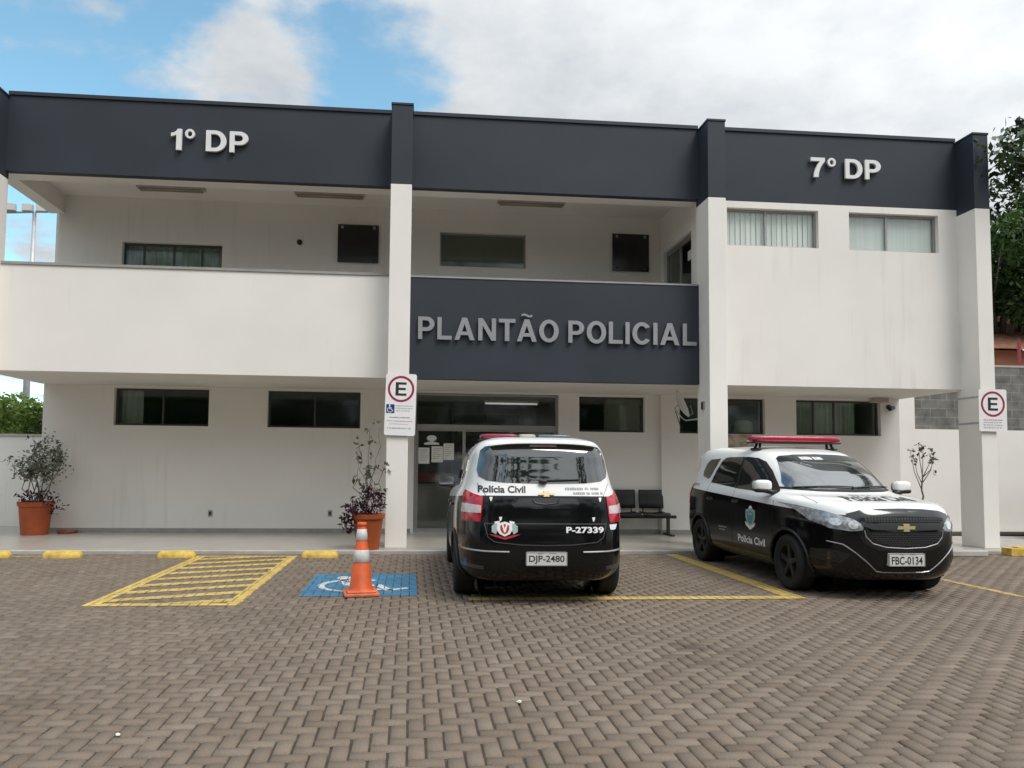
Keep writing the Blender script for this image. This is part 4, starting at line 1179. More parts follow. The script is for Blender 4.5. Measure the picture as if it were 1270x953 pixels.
# ------------------------------------------------------------------ boundary walls, neighbour, pole
t = thing('boundary_wall', (-11, 4.0, 0), 'low white wall with a flat coping beyond the left shrub', 'wall')
mb = MB(); mb.box(-9, 3.96, 0, .18, -.05, 1.90); mb.build('wall', M['wall'], t)
mb = MB(); mb.box(-9, 3.962, -.03, .21, 1.903, 1.95); mb.build('coping', M['kerb'], t)
t = thing('boundary_wall', (14, 3.8, 0), 'white wall topped with bare grey blockwork behind the right columns', 'wall')
mb = MB(); mb.box(-2.6, 10, 0, .2, -.05, 2.32); mb.build('wall', M['wall'], t)
mb = MB(); mb.box(-2.6, 10, .03, .2, 2.323, 3.78); mb.build('blockwork', M['block'], t)
mb = MB(); mb.box(-2.61, 10, .02, .21, 3.783, 3.83); mb.build('coping', M['kerb'], t)
mb = MB(); mb.box(-3.82, -2.602, -.004, .2, -.05, 3.5); mb.build('pier', M['wall'], t)
outlet(11.86, 3.8, 1.36, 'small pale socket box on the white boundary wall beside the thin bare plant', 'signw')
t = thing('neighbour_house', (22, 10, 0), 'orange rendered neighbour house with a tiled roof behind the grey blockwork', 'house')
mb = wall_mb(-4.15, 6, -.05, 5.25, 0, .2, [(-2.4, -1.2, 3.6, 4.8)]); mb.box(-4.15, -3.95, .203, 8, -.05, 5.25); mb.build('wall', M['brickorange'], t)
mb = MB(); mb.frame(-2.4, -1.2, 3.6, 4.8, .05, .1, .06); w = mb.build('window', M['bronze'], t)
mb = MB(); mb.box(-2.34, -1.26, .07, .08, 3.66, 4.74); mb.build('pane', M['glass'], w)
mb = MB(); mb.add([(-4.5, -.5, 5.22), (6.3, -.5, 5.22), (6.3, 4, 7.2), (-3.2, 4, 7.2), (-4.5, 8.4, 5.22), (-4.5, -.5, 5.30), (6.3, -.5, 5.30), (6.3, 4, 7.28), (-3.2, 4, 7.28), (-4.5, 8.4, 5.30)],
               [(3, 2, 1, 0), (5, 6, 7, 8), (0, 1, 6, 5), (0, 4, 3), (5, 8, 9), (4, 0, 5, 9), (1, 2, 7, 6)]); mb.build('roof', M['rooftile'], t)
t = thing('fence_post', (16.36, 6.5, 0), 'thin dark red steel post above the blockwork wall', 'post')
mb = MB(); mb.box(-.028, .028, -.028, .028, 0, 4.95); mb.build('post', M['signred'], t)
mb = MB(); mb.box(-.038, .038, -.038, .038, 4.95, 4.98); mb.build('cap', M['darkgrey'], t)
t = thing('light_pole', (-19.83, 28, 0), 'tall pale floodlight pole seen through the balcony opening on the left', 'light pole')
mb = MB(); mb.cyl((0, 0, 0), (0, 0, 14.4), .20, .09, n=16); mb.build('pole', M['galv'], t, smooth=True)
mb = MB(); mb.cyl((-2.0, 0, 14.25), (1.2, 0, 14.45), .06, n=10); mb.build('crossarm', M['galv'], t, smooth=True)
for x in (-1.8, -1.1, -.25, .45, 1.05):
    mb = MB(); mb.box(x - .26, x + .26, -.32, -.06, 14.30, 14.72); h = mb.build('floodlight', M['galv'], t, bevel=.05)
    mb = MB(); mb.box(x - .22, x + .22, -.335, -.322, 14.34, 14.68); mb.build('lens', M['barclear'], h)

# ------------------------------------------------------------------ trees
def tree(loc, H, label, m, crown, n, leaf, trunk_r, group=None, droop=.3, name='tree', limbs=7):
    """crown: list of clumps (x,y,z,r) relative to the base"""
    t = thing(name, loc, label, 'tree', group)
    mb = MB(); cl = sorted(crown, key=lambda k: -k[3]); zc = sum(k[2] for k in crown) / len(crown)
    fork = Vector((random.gauss(0, .15), random.gauss(0, .15), zc * .55))
    mb.tube([(0, 0, -.1), (fork.x * .3, fork.y * .3, fork.z * .5), fork], [trunk_r, trunk_r * .8, trunk_r * .62], 10)
    for k in cl[:limbs + 8]:
        e = Vector(k[:3]); mid = fork.lerp(e, .5) + Vector((random.gauss(0, .2), random.gauss(0, .2), .25))
        mb.tube([fork, mid, e], [trunk_r * .42, trunk_r * .22, trunk_r * .06], 7)
        for j in range(3):
            q = e + Vector((random.gauss(0, k[3] * .6), random.gauss(0, k[3] * .6), random.gauss(0.1, k[3] * .5)))
            mb.tube([mid.lerp(e, .5), (mid + q) / 2, q], [trunk_r * .14, trunk_r * .08, trunk_r * .03], 5)
    mb.build('trunk', M['bark'], t, smooth=True)
    pts, tn = clump_points(crown, n)
    leaf_mesh(pts, leaf, 'crown', m, t, droop=droop, tone=tn)
    return t
def blobs(cx, cy, cz, rx, ry, rz, n, r0, r1, seed):
    rr = random.Random(seed); out = []
    while len(out) < n:
        u = [rr.uniform(-1, 1) for _ in range(3)]; d = sum(a * a for a in u)
        if .15 < d < 1: out.append((cx + u[0] * rx, cy + u[1] * ry, cz + u[2] * rz, rr.uniform(r0, r1)))
    return out
tree((20.2, 12.0, 0), 12, 'tall dense dark tree above the blockwork right of the station', M['leafdark'], blobs(-.2, -.5, 8.3, 3.3, 3.0, 3.1, 46, .7, 1.35, 3), 26000, .24, .30)
tree((18.6, 17.0, 0), 9, 'dark lower tree standing deep behind the right column', M['leafdark'], blobs(0, 0, 6.6, 3.2, 2.4, 2.6, 24, .8, 1.3, 5), 12000, .24, .25)
# open crowned tree just outside the right edge, its branch reaching in front of the last column
def open_tree():
    t = thing('branching_tree', (12.6, -.9, 0), 'open-crowned tree whose pale leafy branch hangs by the top of the last column', 'tree')
    mb = MB(); tips = []
    trunk = [(0, 0, 0), (.1, .1, 2.5), (-.05, .3, 4.6), (-.2, .45, 5.8)]
    mb.tube(trunk, [.13, .11, .09, .08], 10)
    f = Vector(trunk[-1])
    for e in ((-2.15, .75, 7.15), (-2.35, .6, 6.85), (-1.75, .8, 7.55), (-1.35, .7, 7.85), (-.6, .4, 8.4), (.6, .2, 8.2), (.9, .9, 7.4), (-1.1, 1.3, 7.0), (-1.9, 1.0, 6.9), (-1.55, .7, 7.25)):
        e = Vector(e); m_ = f.lerp(e, .55) + Vector((0, 0, .22))
        mb.tube([f, m_, e], [.05, .03, .012], 7); tips.append(e); tips.append(m_.lerp(e, .55))
    mb.build('trunk', M['bark'], t, smooth=True)
    pp = []; tn = []
    for k, e in enumerate(tips):
        n = 58
        pp.append(np.array(e) + rng.normal(0, 1, (n, 3)) * [.17, .17, .08]); tn.append(np.full(n, .55 if k in (0, 2) else .12) + rng.normal(0, .12, n))
    leaf_mesh(np.concatenate(pp), .16, 'crown', M['leafdark'], t, tone=np.concatenate(tn) * .7)
    q = np.concatenate([np.array(e) + rng.normal(0, 1, (26, 3)) * [.14, .1, .07] for e in (Vector((-2.32, .55, 7.22)), Vector((-2.1, .55, 7.05)))])
    leaf_mesh(q, .14, 'pale_leaves', M['leafpale'], t, tone=rng.uniform(.4, 1, len(q)))
open_tree()
for i, (x, y, cz, w, lab) in enumerate(((-19.6, 22, 3.0, 2.0, 'bright green bushy tree behind the low white wall at the left edge'),
                                       (-16.2, 21, 2.7, 2.0, 'green bushy tree behind the wall, right beside the ground floor end wall'))):
    tree((x, y, 0), 5, lab, M['leafmid'], blobs(0, 0, cz, w, w, 1.45, 26, .55, .95, 20 + i), 9000, .22, .16, name='bushy_tree', group='bushy trees behind the left wall')
# far-off wood across the road behind the viewer, seen only in glass and paintwork
pts, tn = clump_points([(random.uniform(-48, 48), -36 + random.uniform(-4, 4), random.uniform(1.5, 10.5), random.uniform(2, 3.4)) for _ in range(130)] + [(random.uniform(-14, 18), random.uniform(-27, -22), random.uniform(9, 15.5), random.uniform(1.0, 2.0)) for _ in range(22)], 26000)
o = leaf_mesh(pts, .75, 'woodland', M['leafdark'], tone=tn, ratio=.8); o['kind'] = 'stuff'
tag(o, 'distant line of dark trees mirrored in the car windows', 'woodland')
# ------------------------------------------------------------------ cars (x forward, y left, z up, origin on the ground under the middle)
LV = [  # xr, xf, w, nr, nf, zr, zf
    (-1.90, 1.85, .62, 4, 4, .235, .215), (-2.06, 2.03, .80, 5.5, 4.0, .255, .22), (-2.15, 2.14, .852, 6, 4.4, .36, .32),
    (-2.19, 2.19, .868, 6, 4.4, .53, .50), (-2.185, 2.20, .872, 6, 4.3, .70, .66), (-2.155, 2.19, .871, 6, 4.2, .88, .82),
    (-2.125, 2.14, .858, 5.8, 4.0, 1.06, .955), (-2.095, 1.76, .828, 5.5, 3.7, 1.14, 1.062), (-2.065, 1.28, .793, 5.5, 3.4, 1.21, 1.135),
    (-2.01, .90, .740, 5.5, 3.8, 1.40, 1.36), (-1.95, .55, .680, 6, 4.2, 1.58, 1.535), (-1.89, .38, .630, 6, 4.2, 1.652, 1.602),
    (-1.76, .15, .545, 5.5, 4, 1.692, 1.652), (-1.35, -.2, .38, 4, 3, 1.712, 1.690), (-.72, -.5, .03, 2, 2, 1.718, 1.712)]
NT = 150
def contour(l):
    xr, xf, w, nr, nf, zr, zf = l
    xc = (xr + xf) / 2; a = (xf - xr) / 2
    t = np.linspace(0, np.pi, 4001); c = -np.cos(t); s = np.abs(np.sin(t))
    n = np.where(c < 0, nr, nf)
    x = xc + a * np.sign(c) * np.abs(c) ** (2 / n); y = w * s ** (2 / n)
    d = np.concatenate([[0], np.cumsum(np.hypot(np.diff(x), np.diff(y)))])
    q = np.linspace(0, d[-1], NT)
    x = np.interp(q, d, x); y = np.interp(q, d, y)
    z = zr + (zf - zr) * (x - xr) / (xf - xr)
    return np.stack([x, y, z], -1)
def body_grid():
    C = np.array([contour(l) for l in LV])
    out = []; K = 7
    for i in range(len(C) - 1):
        p0, p1, p2, p3 = C[max(i - 1, 0)], C[i], C[i + 1], C[min(i + 2, len(C) - 1)]
        d1 = np.linalg.norm(p2 - p1, axis=-1, keepdims=True) + 1e-6
        d0 = np.linalg.norm(p1 - p0, axis=-1, keepdims=True) + 1e-6; d2 = np.linalg.norm(p3 - p2, axis=-1, keepdims=True) + 1e-6
        # non-uniform Catmull-Rom: no overshoot where levels lie close together
        m1 = ((p2 - p1) / d1 * d0 + (p1 - p0) / d0 * d1) / (d0 + d1) * d1 if i > 0 else (p2 - p1)
        m2 = ((p3 - p2) / d2 * d1 + (p2 - p1) / d1 * d2) / (d1 + d2) * d1 if i < len(C) - 2 else (p2 - p1)
        for k in range(K):
            u = k / K; h = (2 * u ** 3 - 3 * u ** 2 + 1, u ** 3 - 2 * u ** 2 + u, -2 * u ** 3 + 3 * u ** 2, u ** 3 - u ** 2)
            out.append(h[0] * p1 + h[1] * m1 + h[2] * p2 + h[3] * m2)
    out.append(C[-1])
    return np.array(out)
WHX, WHZ, WR, WY = (-1.31, 1.31), .318, .318, .757
AR = .375
def body_mesh():
    G = body_grid(); nl = len(G)
    full = []
    for g in G:
        full.append(np.concatenate([g, (g * [1, -1, 1])[-2:0:-1]]))
    V = np.array(full); m_ = V.shape[1]
    vs = V.reshape(-1, 3)
    fs = [(j * m_ + i, (j + 1) * m_ + i, (j + 1) * m_ + (i + 1) % m_, j * m_ + (i + 1) % m_) for j in range(nl - 1) for i in range(m_)]
    fs.append(tuple(range((nl - 1) * m_, nl * m_))[::-1]); fs.append(tuple(range(m_)))
    return vs, fs
BV, BF = body_mesh()
BVH = BVHTree.FromPolygons([Vector(v) for v in BV], BF)
def car_body():
    def inside(p): return any(math.hypot(p[0] - wx, p[2] - WHZ) < AR for wx in WHX) and abs(p[1]) > .45
    ins = [inside(p) for p in BV]
    keep = [f for f in BF if not all(ins[i] for i in f)]
    vs = BV.copy()
    edge = set(i for f in keep for i in f if ins[i])
    for i in edge:                                         # pull the rim of the cut onto the arch circle
        p = vs[i]; wx = min(WHX, key=lambda w: abs(w - p[0])); d = math.hypot(p[0] - wx, p[2] - WHZ)
        if d > 1e-4: vs[i] = (wx + (p[0] - wx) / d * AR, p[1], WHZ + (p[2] - WHZ) / d * AR)
    used = sorted(set(i for f in keep for i in f)); mp = {k: j for j, k in enumerate(used)}
    me = bpy.data.meshes.new('body'); me.from_pydata([tuple(vs[i]) for i in used], [], [tuple(mp[i] for i in f) for f in keep])
    me.polygons.foreach_set('use_smooth', [True] * len(me.polygons)); me.materials.append(M['livery'])
    bm = bmesh.new(); bm.from_mesh(me); bmesh.ops.recalc_face_normals(bm, faces=bm.faces); bm.to_mesh(me); bm.free()
    me.update(); return me

VIEWS = {'rear': lambda u, v: ((-5, -u, v), (1, 0, 0)), 'front': lambda u, v: ((5, u, v), (-1, 0, 0)),
         'right': lambda u, v: ((u, -5, v), (0, 1, 0)), 'left': lambda u, v: ((-u, 5, v), (0, -1, 0)),
         'rside': lambda u, v: ((u, -5, v), (0, 1, 0)), 'lside': lambda u, v: ((u, 5, v), (0, -1, 0)),
         'hood': lambda u, v: ((-v, u, 5), (0, 0, -1))}
def hit(view, u, v):
    o, d = VIEWS[view](u, v)
    p, n, i, dist = BVH.ray_cast(Vector(o), Vector(d))
    if p is None:
        return None, None
    if n.dot(Vector(d)) > 0: n = -n
    return p, n
class Skin:
    """flat outlines laid onto the body like glass, lamps or vinyl"""
    def __init__(s): s.mb = MB()
    def poly(s, view, poly, off=.003, depth=.012, grid=.03, mi=0, bulge=0.0):
        pts = []
        n = len(poly)
        for i in range(n):
            a, b = poly[i], poly[(i + 1) % n]
            k = max(1, int(math.hypot(b[0] - a[0], b[1] - a[1]) / grid))
            pts += [(a[0] + (b[0] - a[0]) * j / k, a[1] + (b[1] - a[1]) * j / k) for j in range(k)]
        nb = len(pts)
        xs = [p[0] for p in pts]; ys = [p[1] for p in pts]
        def inside(x, y):
            c = False
            for i in range(nb):
                (x1, y1), (x2, y2) = pts[i - 1], pts[i]
                if (y1 > y) != (y2 > y) and x < (x2 - x1) * (y - y1) / (y2 - y1) + x1: c = not c
            return c
        inner = []
        x = min(xs) + grid * .5
        while x < max(xs):
            y = min(ys) + grid * .5
            while y < max(ys):
                if inside(x, y) and min((x - p[0]) ** 2 + (y - p[1]) ** 2 for p in pts) > (grid * .5) ** 2: inner.append((x, y))
                y += grid
            x += grid
        r = delaunay_2d_cdt([Vector(p) for p in pts + inner], [(i, (i + 1) % nb) for i in range(nb)], [], 1, 1e-6)
        v2, fs = r[0], r[2]
        hs = [hit(view, p[0], p[1]) for p in v2]
        good = [h for h in hs if h[0] is not None]
        if not good: return s
        top = []; bot = []
        for p, h in zip(v2, hs):
            if h[0] is None:
                h = min(((q, hh) for q, hh in zip(v2, hs) if hh[0] is not None), key=lambda k: (k[0] - p).length)[1]
            d = min((p.x - q[0]) ** 2 + (p.y - q[1]) ** 2 for q in pts) ** .5
            top.append(h[0] + h[1] * (off + bulge * min(1, d / .06))); bot.append(h[0] - h[1] * depth)
        o, d_ = VIEWS[view](0, 0); d_ = Vector(d_)
        ff = []
        for f in fs:
            a, b, c = (top[i] for i in f[:3])
            ff.append(tuple(f) if (b - a).cross(c - a).dot(d_) < 0 else tuple(f)[::-1])
        s.mb.add(top, ff, mi)
        # rim
        used = {}
        for f in ff:
            for i in range(len(f)): used[(f[i], f[(i + 1) % len(f)])] = 1
        rim = [e for e in used if (e[1], e[0]) not in used]
        vs = []; rf = []
        for a, b in rim:
            k = len(vs); vs += [top[a], top[b], bot[b], bot[a]]; rf.append((k + 3, k + 2, k + 1, k)[::-1][::-1])
        s.mb.add(vs, rf, mi)
        return s
    def text(s, view, body, u, v, w, h, bold=.02, off=.004, mi=0):
        vv, ff = text_fit(body, w, h, bold)
        top = []; ok = True
        for a, b, c in vv:
            p, n = hit(view, u + a, v + b)
            if p is None: return s
            top.append(p + n * off)
        o, d_ = VIEWS[view](0, 0); d_ = Vector(d_)
        f2 = []
        for f in ff:
            a, b, c = (top[i] for i in f[:3])
            f2.append(f if (b - a).cross(c - a).dot(d_) < 0 else f[::-1])
        s.mb.add(top, f2, mi); return s
    def line(s, view, pts, w, off=.003, mi=0, depth=.004):
        for a, b in zip(pts[:-1], pts[1:]):
            d = Vector((b[0] - a[0], b[1] - a[1])); L = d.length; d /= L; n = Vector((-d.y, d.x)) * w / 2; e = d * w * .3
            a2 = Vector(a) - e; b2 = Vector(b) + e
            s.poly(view, [tuple(a2 - n), tuple(b2 - n), tuple(b2 + n), tuple(a2 + n)], off, depth, .04, mi)
        return s
    def dashes(s, view, u0, u1, v, h, seed, mi=0, off=.004):
        rr = random.Random(seed); x = u0
        while x < u1:
            w = min(rr.uniform(.45, .8) * h, u1 - x); s.poly(view, [(x, v), (x + w, v), (x + w, v + h * rr.uniform(.7, 1)), (x, v + h)], off, .0, .1, mi)
            x += w + h * rr.choice((.2, .25, .25, .7))
        return s
    def rail(s, view, pts, r, mi=0, n=8, sub=6, sink=0.0):
        P = []
        for a, b in zip(pts[:-1], pts[1:]):
            for k in range(sub):
                t = k / sub; P.append((a[0] + (b[0] - a[0]) * t, a[1] + (b[1] - a[1]) * t))
        P.append(pts[-1])
        q = [hit(view, *p) for p in P]; q = [p + nn * (r * .3 - sink) for p, nn in q if p is not None]
        s.mb.tube(q, r, n, mi); return s
    def build(s, name, mats, parent, smooth=True):
        return s.mb.build(name, mats, parent, auto=35 if smooth else None)
def mirror(poly): return [(-u, v) for u, v in poly][::-1]
def sym(half): return half + [(-u, v) for u, v in half[::-1] if u > 1e-6]

MESH = {}
def cached(key, fn):
    if key not in MESH: MESH[key] = fn()
    return MESH[key]
def part(key, name, build, parent):
    """parts the cars share: the same mesh data the second time"""
    if key in MESH:
        return link(name, MESH[key], parent)
    o = build(); MESH[key] = o.data; o.parent = parent
    return o

REARGLASS = sym([(0, 1.222), (.40, 1.230), (.575, 1.25), (.645, 1.29), (.662, 1.36), (.625, 1.555), (.58, 1.600), (.44, 1.620), (.2, 1.628), (0, 1.630)])
SCREEN = sym([(0, 1.150), (.30, 1.152), (.52, 1.158), (.645, 1.172), (.645, 1.23), (.585, 1.40), (.53, 1.53), (.48, 1.562), (.30, 1.580), (0, 1.588)])
FRONTWIN = [(-.10, 1.125), (.50, 1.105), (.92, 1.10), (.78, 1.21), (.59, 1.37), (.39, 1.485), (.20, 1.535), (-.04, 1.552), (-.10, 1.552)]
REARWIN = [(-1.02, 1.185), (-.16, 1.13), (-.16, 1.552), (-.58, 1.552), (-.70, 1.545), (-.80, 1.50), (-.93, 1.34)]
QUARTER = [(-1.38, 1.275), (-1.16, 1.235), (-1.10, 1.25), (-.93, 1.47), (-.88, 1.535), (-1.22, 1.52), (-1.33, 1.46), (-1.40, 1.34)]
TAIL = [(.610, 1.088), (.70, 1.115), (.765, 1.15), (.785, 1.10), (.803, .93), (.80, .838), (.638, .838), (.622, .93)]
HEAD = [(-.838, 1.005), (-.76, .965), (-.64, .915), (-.52, .868), (-.435, .80), (-.455, .755), (-.56, .742), (-.70, .765), (-.79, .835)]

def wheel_parts(parent, x, side):
    w = bpy.data.objects.new('wheel', None); COL.objects.link(w); w.parent = parent; w.location = (x, side * WY, WHZ); w.rotation_euler = (0, 0, 0 if side < 0 else math.pi)
    def tyre():
        mb = MB(); prof = [(.205, -.085), (.24, -.105), (.285, -.108), (.308, -.092), (.318, -.065), (.318, .065), (.308, .092), (.285, .105), (.24, .10), (.205, .085)]
        mb.lathe(prof, 48, axis='y')
        for yy in (-.04, 0, .04): mb.lathe([(.3185, yy - .004), (.3195, yy), (.3185, yy + .004)], 48, axis='y')
        return mb.build('tyre', M['tyre'], None, smooth=True)
    def rim():
        mb = MB()
        mb.lathe([(.212, -.075), (.206, -.092), (.196, -.088), (.188, -.04), (.188, .08)], 40, axis='y')
        mb.lathe([(0, -.078), (.035, -.078), (.045, -.068), (.06, -.055), (.06, .0)], 24, axis='y')
        for k in range(5):
            a = k * 2 * math.pi / 5 + .3; c_, s_ = math.cos(a), math.sin(a)
            pr = []
            for r_, hw, yy in ((.05, .030, -.066), (.12, .026, -.070), (.195, .036, -.074)):
                pr += [(c_ * r_ - s_ * hw, yy, s_ * r_ + c_ * hw), (c_ * r_ + s_ * hw, yy, s_ * r_ - c_ * hw), (c_ * r_ + s_ * hw, yy + .03, s_ * r_ - c_ * hw), (c_ * r_ - s_ * hw, yy + .03, s_ * r_ + c_ * hw)]
            fs = [(0, 1, 5, 4), (4, 5, 9, 8), (1, 2, 6, 5), (5, 6, 10, 9), (3, 0, 4, 7), (7, 4, 8, 11)]
            mb.add(pr, fs)
        mb.lathe([(0, -.02), (.186, -.015)], 30, axis='y', mi=1)
        return mb.build('rim', [M['rim'], M['dark']], None, auto=40)
    part('tyre', 'tyre', tyre, w); part('rim', 'rim', rim, w)

def superbox(mb, c, r, e=.55, n=20, m_=12, mi=0, rot=None):
    vs = []
    f = lambda v, p: math.copysign(abs(v) ** p, v)
    for j in range(m_ + 1):
        ph = -math.pi / 2 + math.pi * j / m_
        for i in range(n):
            th = 2 * math.pi * i / n
            p = Vector((r[0] * f(math.cos(ph), e) * f(math.cos(th), e), r[1] * f(math.cos(ph), e) * f(math.sin(th), e), r[2] * f(math.sin(ph), e)))
            if rot: p = rot @ p
            vs.append(p + Vector(c))
    fs = [(j * n + i, j * n + (i + 1) % n, (j + 1) * n + (i + 1) % n, (j + 1) * n + i) for j in range(m_) for i in range(n)]
    return mb.add(vs, fs, mi)

def bowtie(w, h):
    t = h * .5
    return [(-w / 2 + .0, -t * .42), (-w * .14, -t * .42), (-w * .19, -t), (w * .17, -t), (w * .13, -t * .42), (w / 2 - .012, -t * .42), (w / 2 + .0, t * .42), (w * .15, t * .42), (w * .19, t), (-w * .17, t), (-w * .13, t * .42), (-w / 2 + .012, t * .42)]

def number_plate(parent, view, u, v, w, h, chars, lift):
    """plate held a little off the bumper, at the slope of the bumper"""
    p, n = hit(view, u, v + h / 2); sgn = 1 if view == 'front' else -1
    xp = p.x + sgn * lift
    mb = MB()
    X = lambda a, b, d: (xp + sgn * d, sgn * a, b)
    ol = rrect(u - w / 2, u + w / 2, v, v + h, .012, 3)
    k = len(ol)
    vs = [X(a, b, 0) for a, b in ol] + [X(a, b, -.06) for a, b in ol]
    fs = [tuple(range(k)), tuple(range(2 * k - 1, k - 1, -1))] + [(i + k, (i + 1) % k + k, (i + 1) % k, i) for i in range(k)]
    mb.add(vs, fs); pl = mb.build('number_plate', M['plate'], parent)
    mb = MB(); vv, ff = text_fit(chars, w * .86, h * .62, .015); mb.add([X(u - w * .43 + a, v + h * .14 + b, .0015) for a, b, c in vv], ff)
    for a0 in (-.06, .06): mb.add([X(u + a0 - .03, v + h * .88, .0015), X(u + a0 + .03, v + h * .88, .0015), X(u + a0 + .03, v + h * .90, .0015), X(u + a0 - .03, v + h * .90, .0015)], [(0, 1, 2, 3)])
    mb.build('characters', M['decalk'], pl)
    mb = MB(); a, b = u, v
    for q in ((u - w / 2, v - .0), (u - w / 2, v + h - .008)): mb.add([X(q[0], q[1], .002), X(q[0] + w, q[1], .002), X(q[0] + w, q[1] + .008, .002), X(q[0], q[1] + .008, .002)], [(0, 1, 2, 3)])
    for q in (u - w / 2, u + w / 2 - .008): mb.add([X(q, v + .009, .002), X(q + .008, v + .009, .002), X(q + .008, v + h - .009, .002), X(q, v + h - .009, .002)], [(0, 1, 2, 3)])
    mb.build('plate_rim', M['decalg'], pl)

def common_car(t, paint='livery', darkmir=False):
    b = link('body', cached('body', car_body), t)
    if paint != 'livery':
        b.material_slots[0].link = 'OBJECT'; b.material_slots[0].material = M[paint]
    for x in WHX:
        for s in (-1, 1): wheel_parts(t, x, s)
    for x in WHX:
        for sg in (-1, 1):
            def well(x=x, sg=sg):
                mb = MB(); n = 24; vs = []
                for yy in (.40, .815):
                    for k in range(n + 1):
                        a = math.pi * (k / n) * 1.2 - math.pi * .1; vs.append((x + AR * math.cos(a), sg * yy, WHZ + AR * math.sin(a)))
                mb.add(vs, [(k, k + 1, n + 2 + k, n + 1 + k) for k in range(n)]); mb.add(vs[:n + 1], [tuple(range(n + 1))])
                return mb.build('wheel_well', M['dark'], None)
            part('well%s%s' % (x, sg), 'wheel_well', well, t)
            def arch(x=x, sg=sg):
                sk = Skin(); v_ = 'rside' if sg < 0 else 'lside'
                pts = [(x + (AR + .006) * math.cos(R(-8 + 196 * k / 40)), WHZ + (AR + .006) * math.sin(R(-8 + 196 * k / 40))) for k in range(41)]
                q = [hit(v_, *p) for p in pts]; q = [p + nn * .004 for p, nn in q if p is not None and abs(p.y) > .6]
                sk.mb.tube(q, .016, 8); return sk.build('arch_lip', M['black'], None)
            part('arch%s%s' % (x, sg), 'arch_lip', arch, t)
    for key, nm, view, poly in (('rg', 'rear_window', 'rear', REARGLASS), ('ws', 'windscreen', 'front', SCREEN)):
        part(key, nm, lambda view=view, poly=poly, nm=nm, key=key: Skin().poly(view, poly, .004, .02, .035).build(nm, M['screen' if key == 'ws' else 'carglass'], None), t)
    for v_ in ('rside', 'lside'):
        for key, poly in (('fw', FRONTWIN), ('rw', REARWIN), ('qw', QUARTER)):
            part(key + v_, 'side_window', lambda v_=v_, poly=poly: Skin().poly(v_, poly, .004, .015, .035).build('side_window', M['carglass'], None), t)
        part('bp' + v_, 'door_pillar', lambda v_=v_: Skin().poly(v_, [(-.155, 1.128), (-.105, 1.126), (-.105, 1.55), (-.155, 1.55)], .0035, .01, .03).build('door_pillar', M['black'], None), t)
        def seams(v_=v_):
            sk = Skin()
            for pts in ([(-.13, .30), (-.14, .7), (-.13, 1.12)], [(.99, .46), (1.0, .8), (.985, 1.09)], [(-1.0, .62), (-1.06, .9), (-1.03, 1.17)], [(-.92, .30), (1.0, .29)]): sk.line(v_, pts, .007, .0012)
            return sk.build('door_seam', M['seam'], None)
        part('sm' + v_, 'door_seam', seams, t)
        def handle(x, v_=v_):
            p, n = hit(v_, x, .955); mb = MB(); superbox(mb, p + n * .016, (.095, .014, .018), .6); return mb.build('door_handle', M['blackgloss'], None, smooth=True)
        for x in (-.02, -.86): part('dh%s%s' % (v_, x), 'door_handle', lambda x=x: handle(x), t)
        sg = -1 if v_ == 'rside' else 1
        def mir(sg=sg):
            mb = MB(); superbox(mb, (.84, sg * .905, 1.19), (.07, .105, .070), .6, 24, 14, 0, Matrix.Rotation(sg * R(8), 3, 'Z'))
            return mb.build('wing_mirror', M[{'livery': 'whitepaint', 'greypaint': 'greypaint'}[paint] if not darkmir else 'black'], None, smooth=True)
        o = part('mi%s' % sg + paint + str(darkmir), 'wing_mirror', mir, t)
        def mfoot(sg=sg):
            mb = MB(); mb.tube([(.90, sg * .76, 1.10), (.885, sg * .83, 1.115), (.87, sg * .90, 1.13)], [.035, .03, .03], 10); superbox(mb, (.84, sg * .905, 1.132), (.072, .103, .030), .6); return mb.build('mirror_foot', M['black'], None, smooth=True)
        part('mf%s' % sg, 'mirror_foot', mfoot, o)
        def mglass(sg=sg):
            mb = MB(); mb.prism(rrect(-.10, .10, -.055, .055, .03), 0, .004); m3 = Matrix.Rotation(R(-90) + sg * R(8), 3, 'Z')
            mb.v = [tuple(m3 @ Vector(p) + Vector((.765, sg * .90, 1.19))) for p in mb.v]; return mb.build('mirror_glass', M['chrome'], None)
        part('mg%s' % sg, 'mirror_glass', mglass, o)
    # lamps
    for sg in (-1, 1):
        po = TAIL if sg > 0 else mirror(TAIL)
        def tail(po=po):
            return Skin().poly('rear', po, .010, .02, .02, bulge=.006).build('tail_lamp', M['taill'], None)
        tl = part('tl%d' % sg, 'tail_lamp', tail, t)
        cl = [(.626, 1.0), (.792, 1.015), (.800, .925), (.628, .925)]; cl = cl if sg > 0 else mirror(cl)
        part('tc%d' % sg, 'reversing_lens', lambda cl=cl: Skin().poly('rear', cl, .0175, .01, .02).build('reversing_lens', M['taillw'], None), tl)
        po = HEAD if sg < 0 else mirror(HEAD)
        hl = part('hl%d' % sg, 'headlamp', lambda po=po: Skin().poly('front', po, .006, .02, .02, bulge=.006).build('headlamp', M['headl'], None), t)
        for key, cx_, cz_, rr_ in (('a', .53, .808, .042), ('b', .655, .835, .040)):
            pol = [(sg * cx_ + rr_ * math.cos(a * math.pi / 9), cz_ + rr_ * math.sin(a * math.pi / 9)) for a in range(18)]
            part('hb%d%s' % (sg, key), 'lamp_bowl', lambda pol=pol: Skin().poly('front', pol, .0135, .008, .02).build('lamp_bowl', M['bulb'], None), hl)
    return b

def shield(u, v, w, h):
    return [(u, v), (u + w * .33, v + h * .16), (u + w * .5, v + h * .45), (u + w * .5, v + h * .86), (u + w * .25, v + h * .92), (u, v + h), (u - w * .25, v + h * .92), (u - w * .5, v + h * .86), (u - w * .5, v + h * .45), (u - w * .33, v + h * .16)]

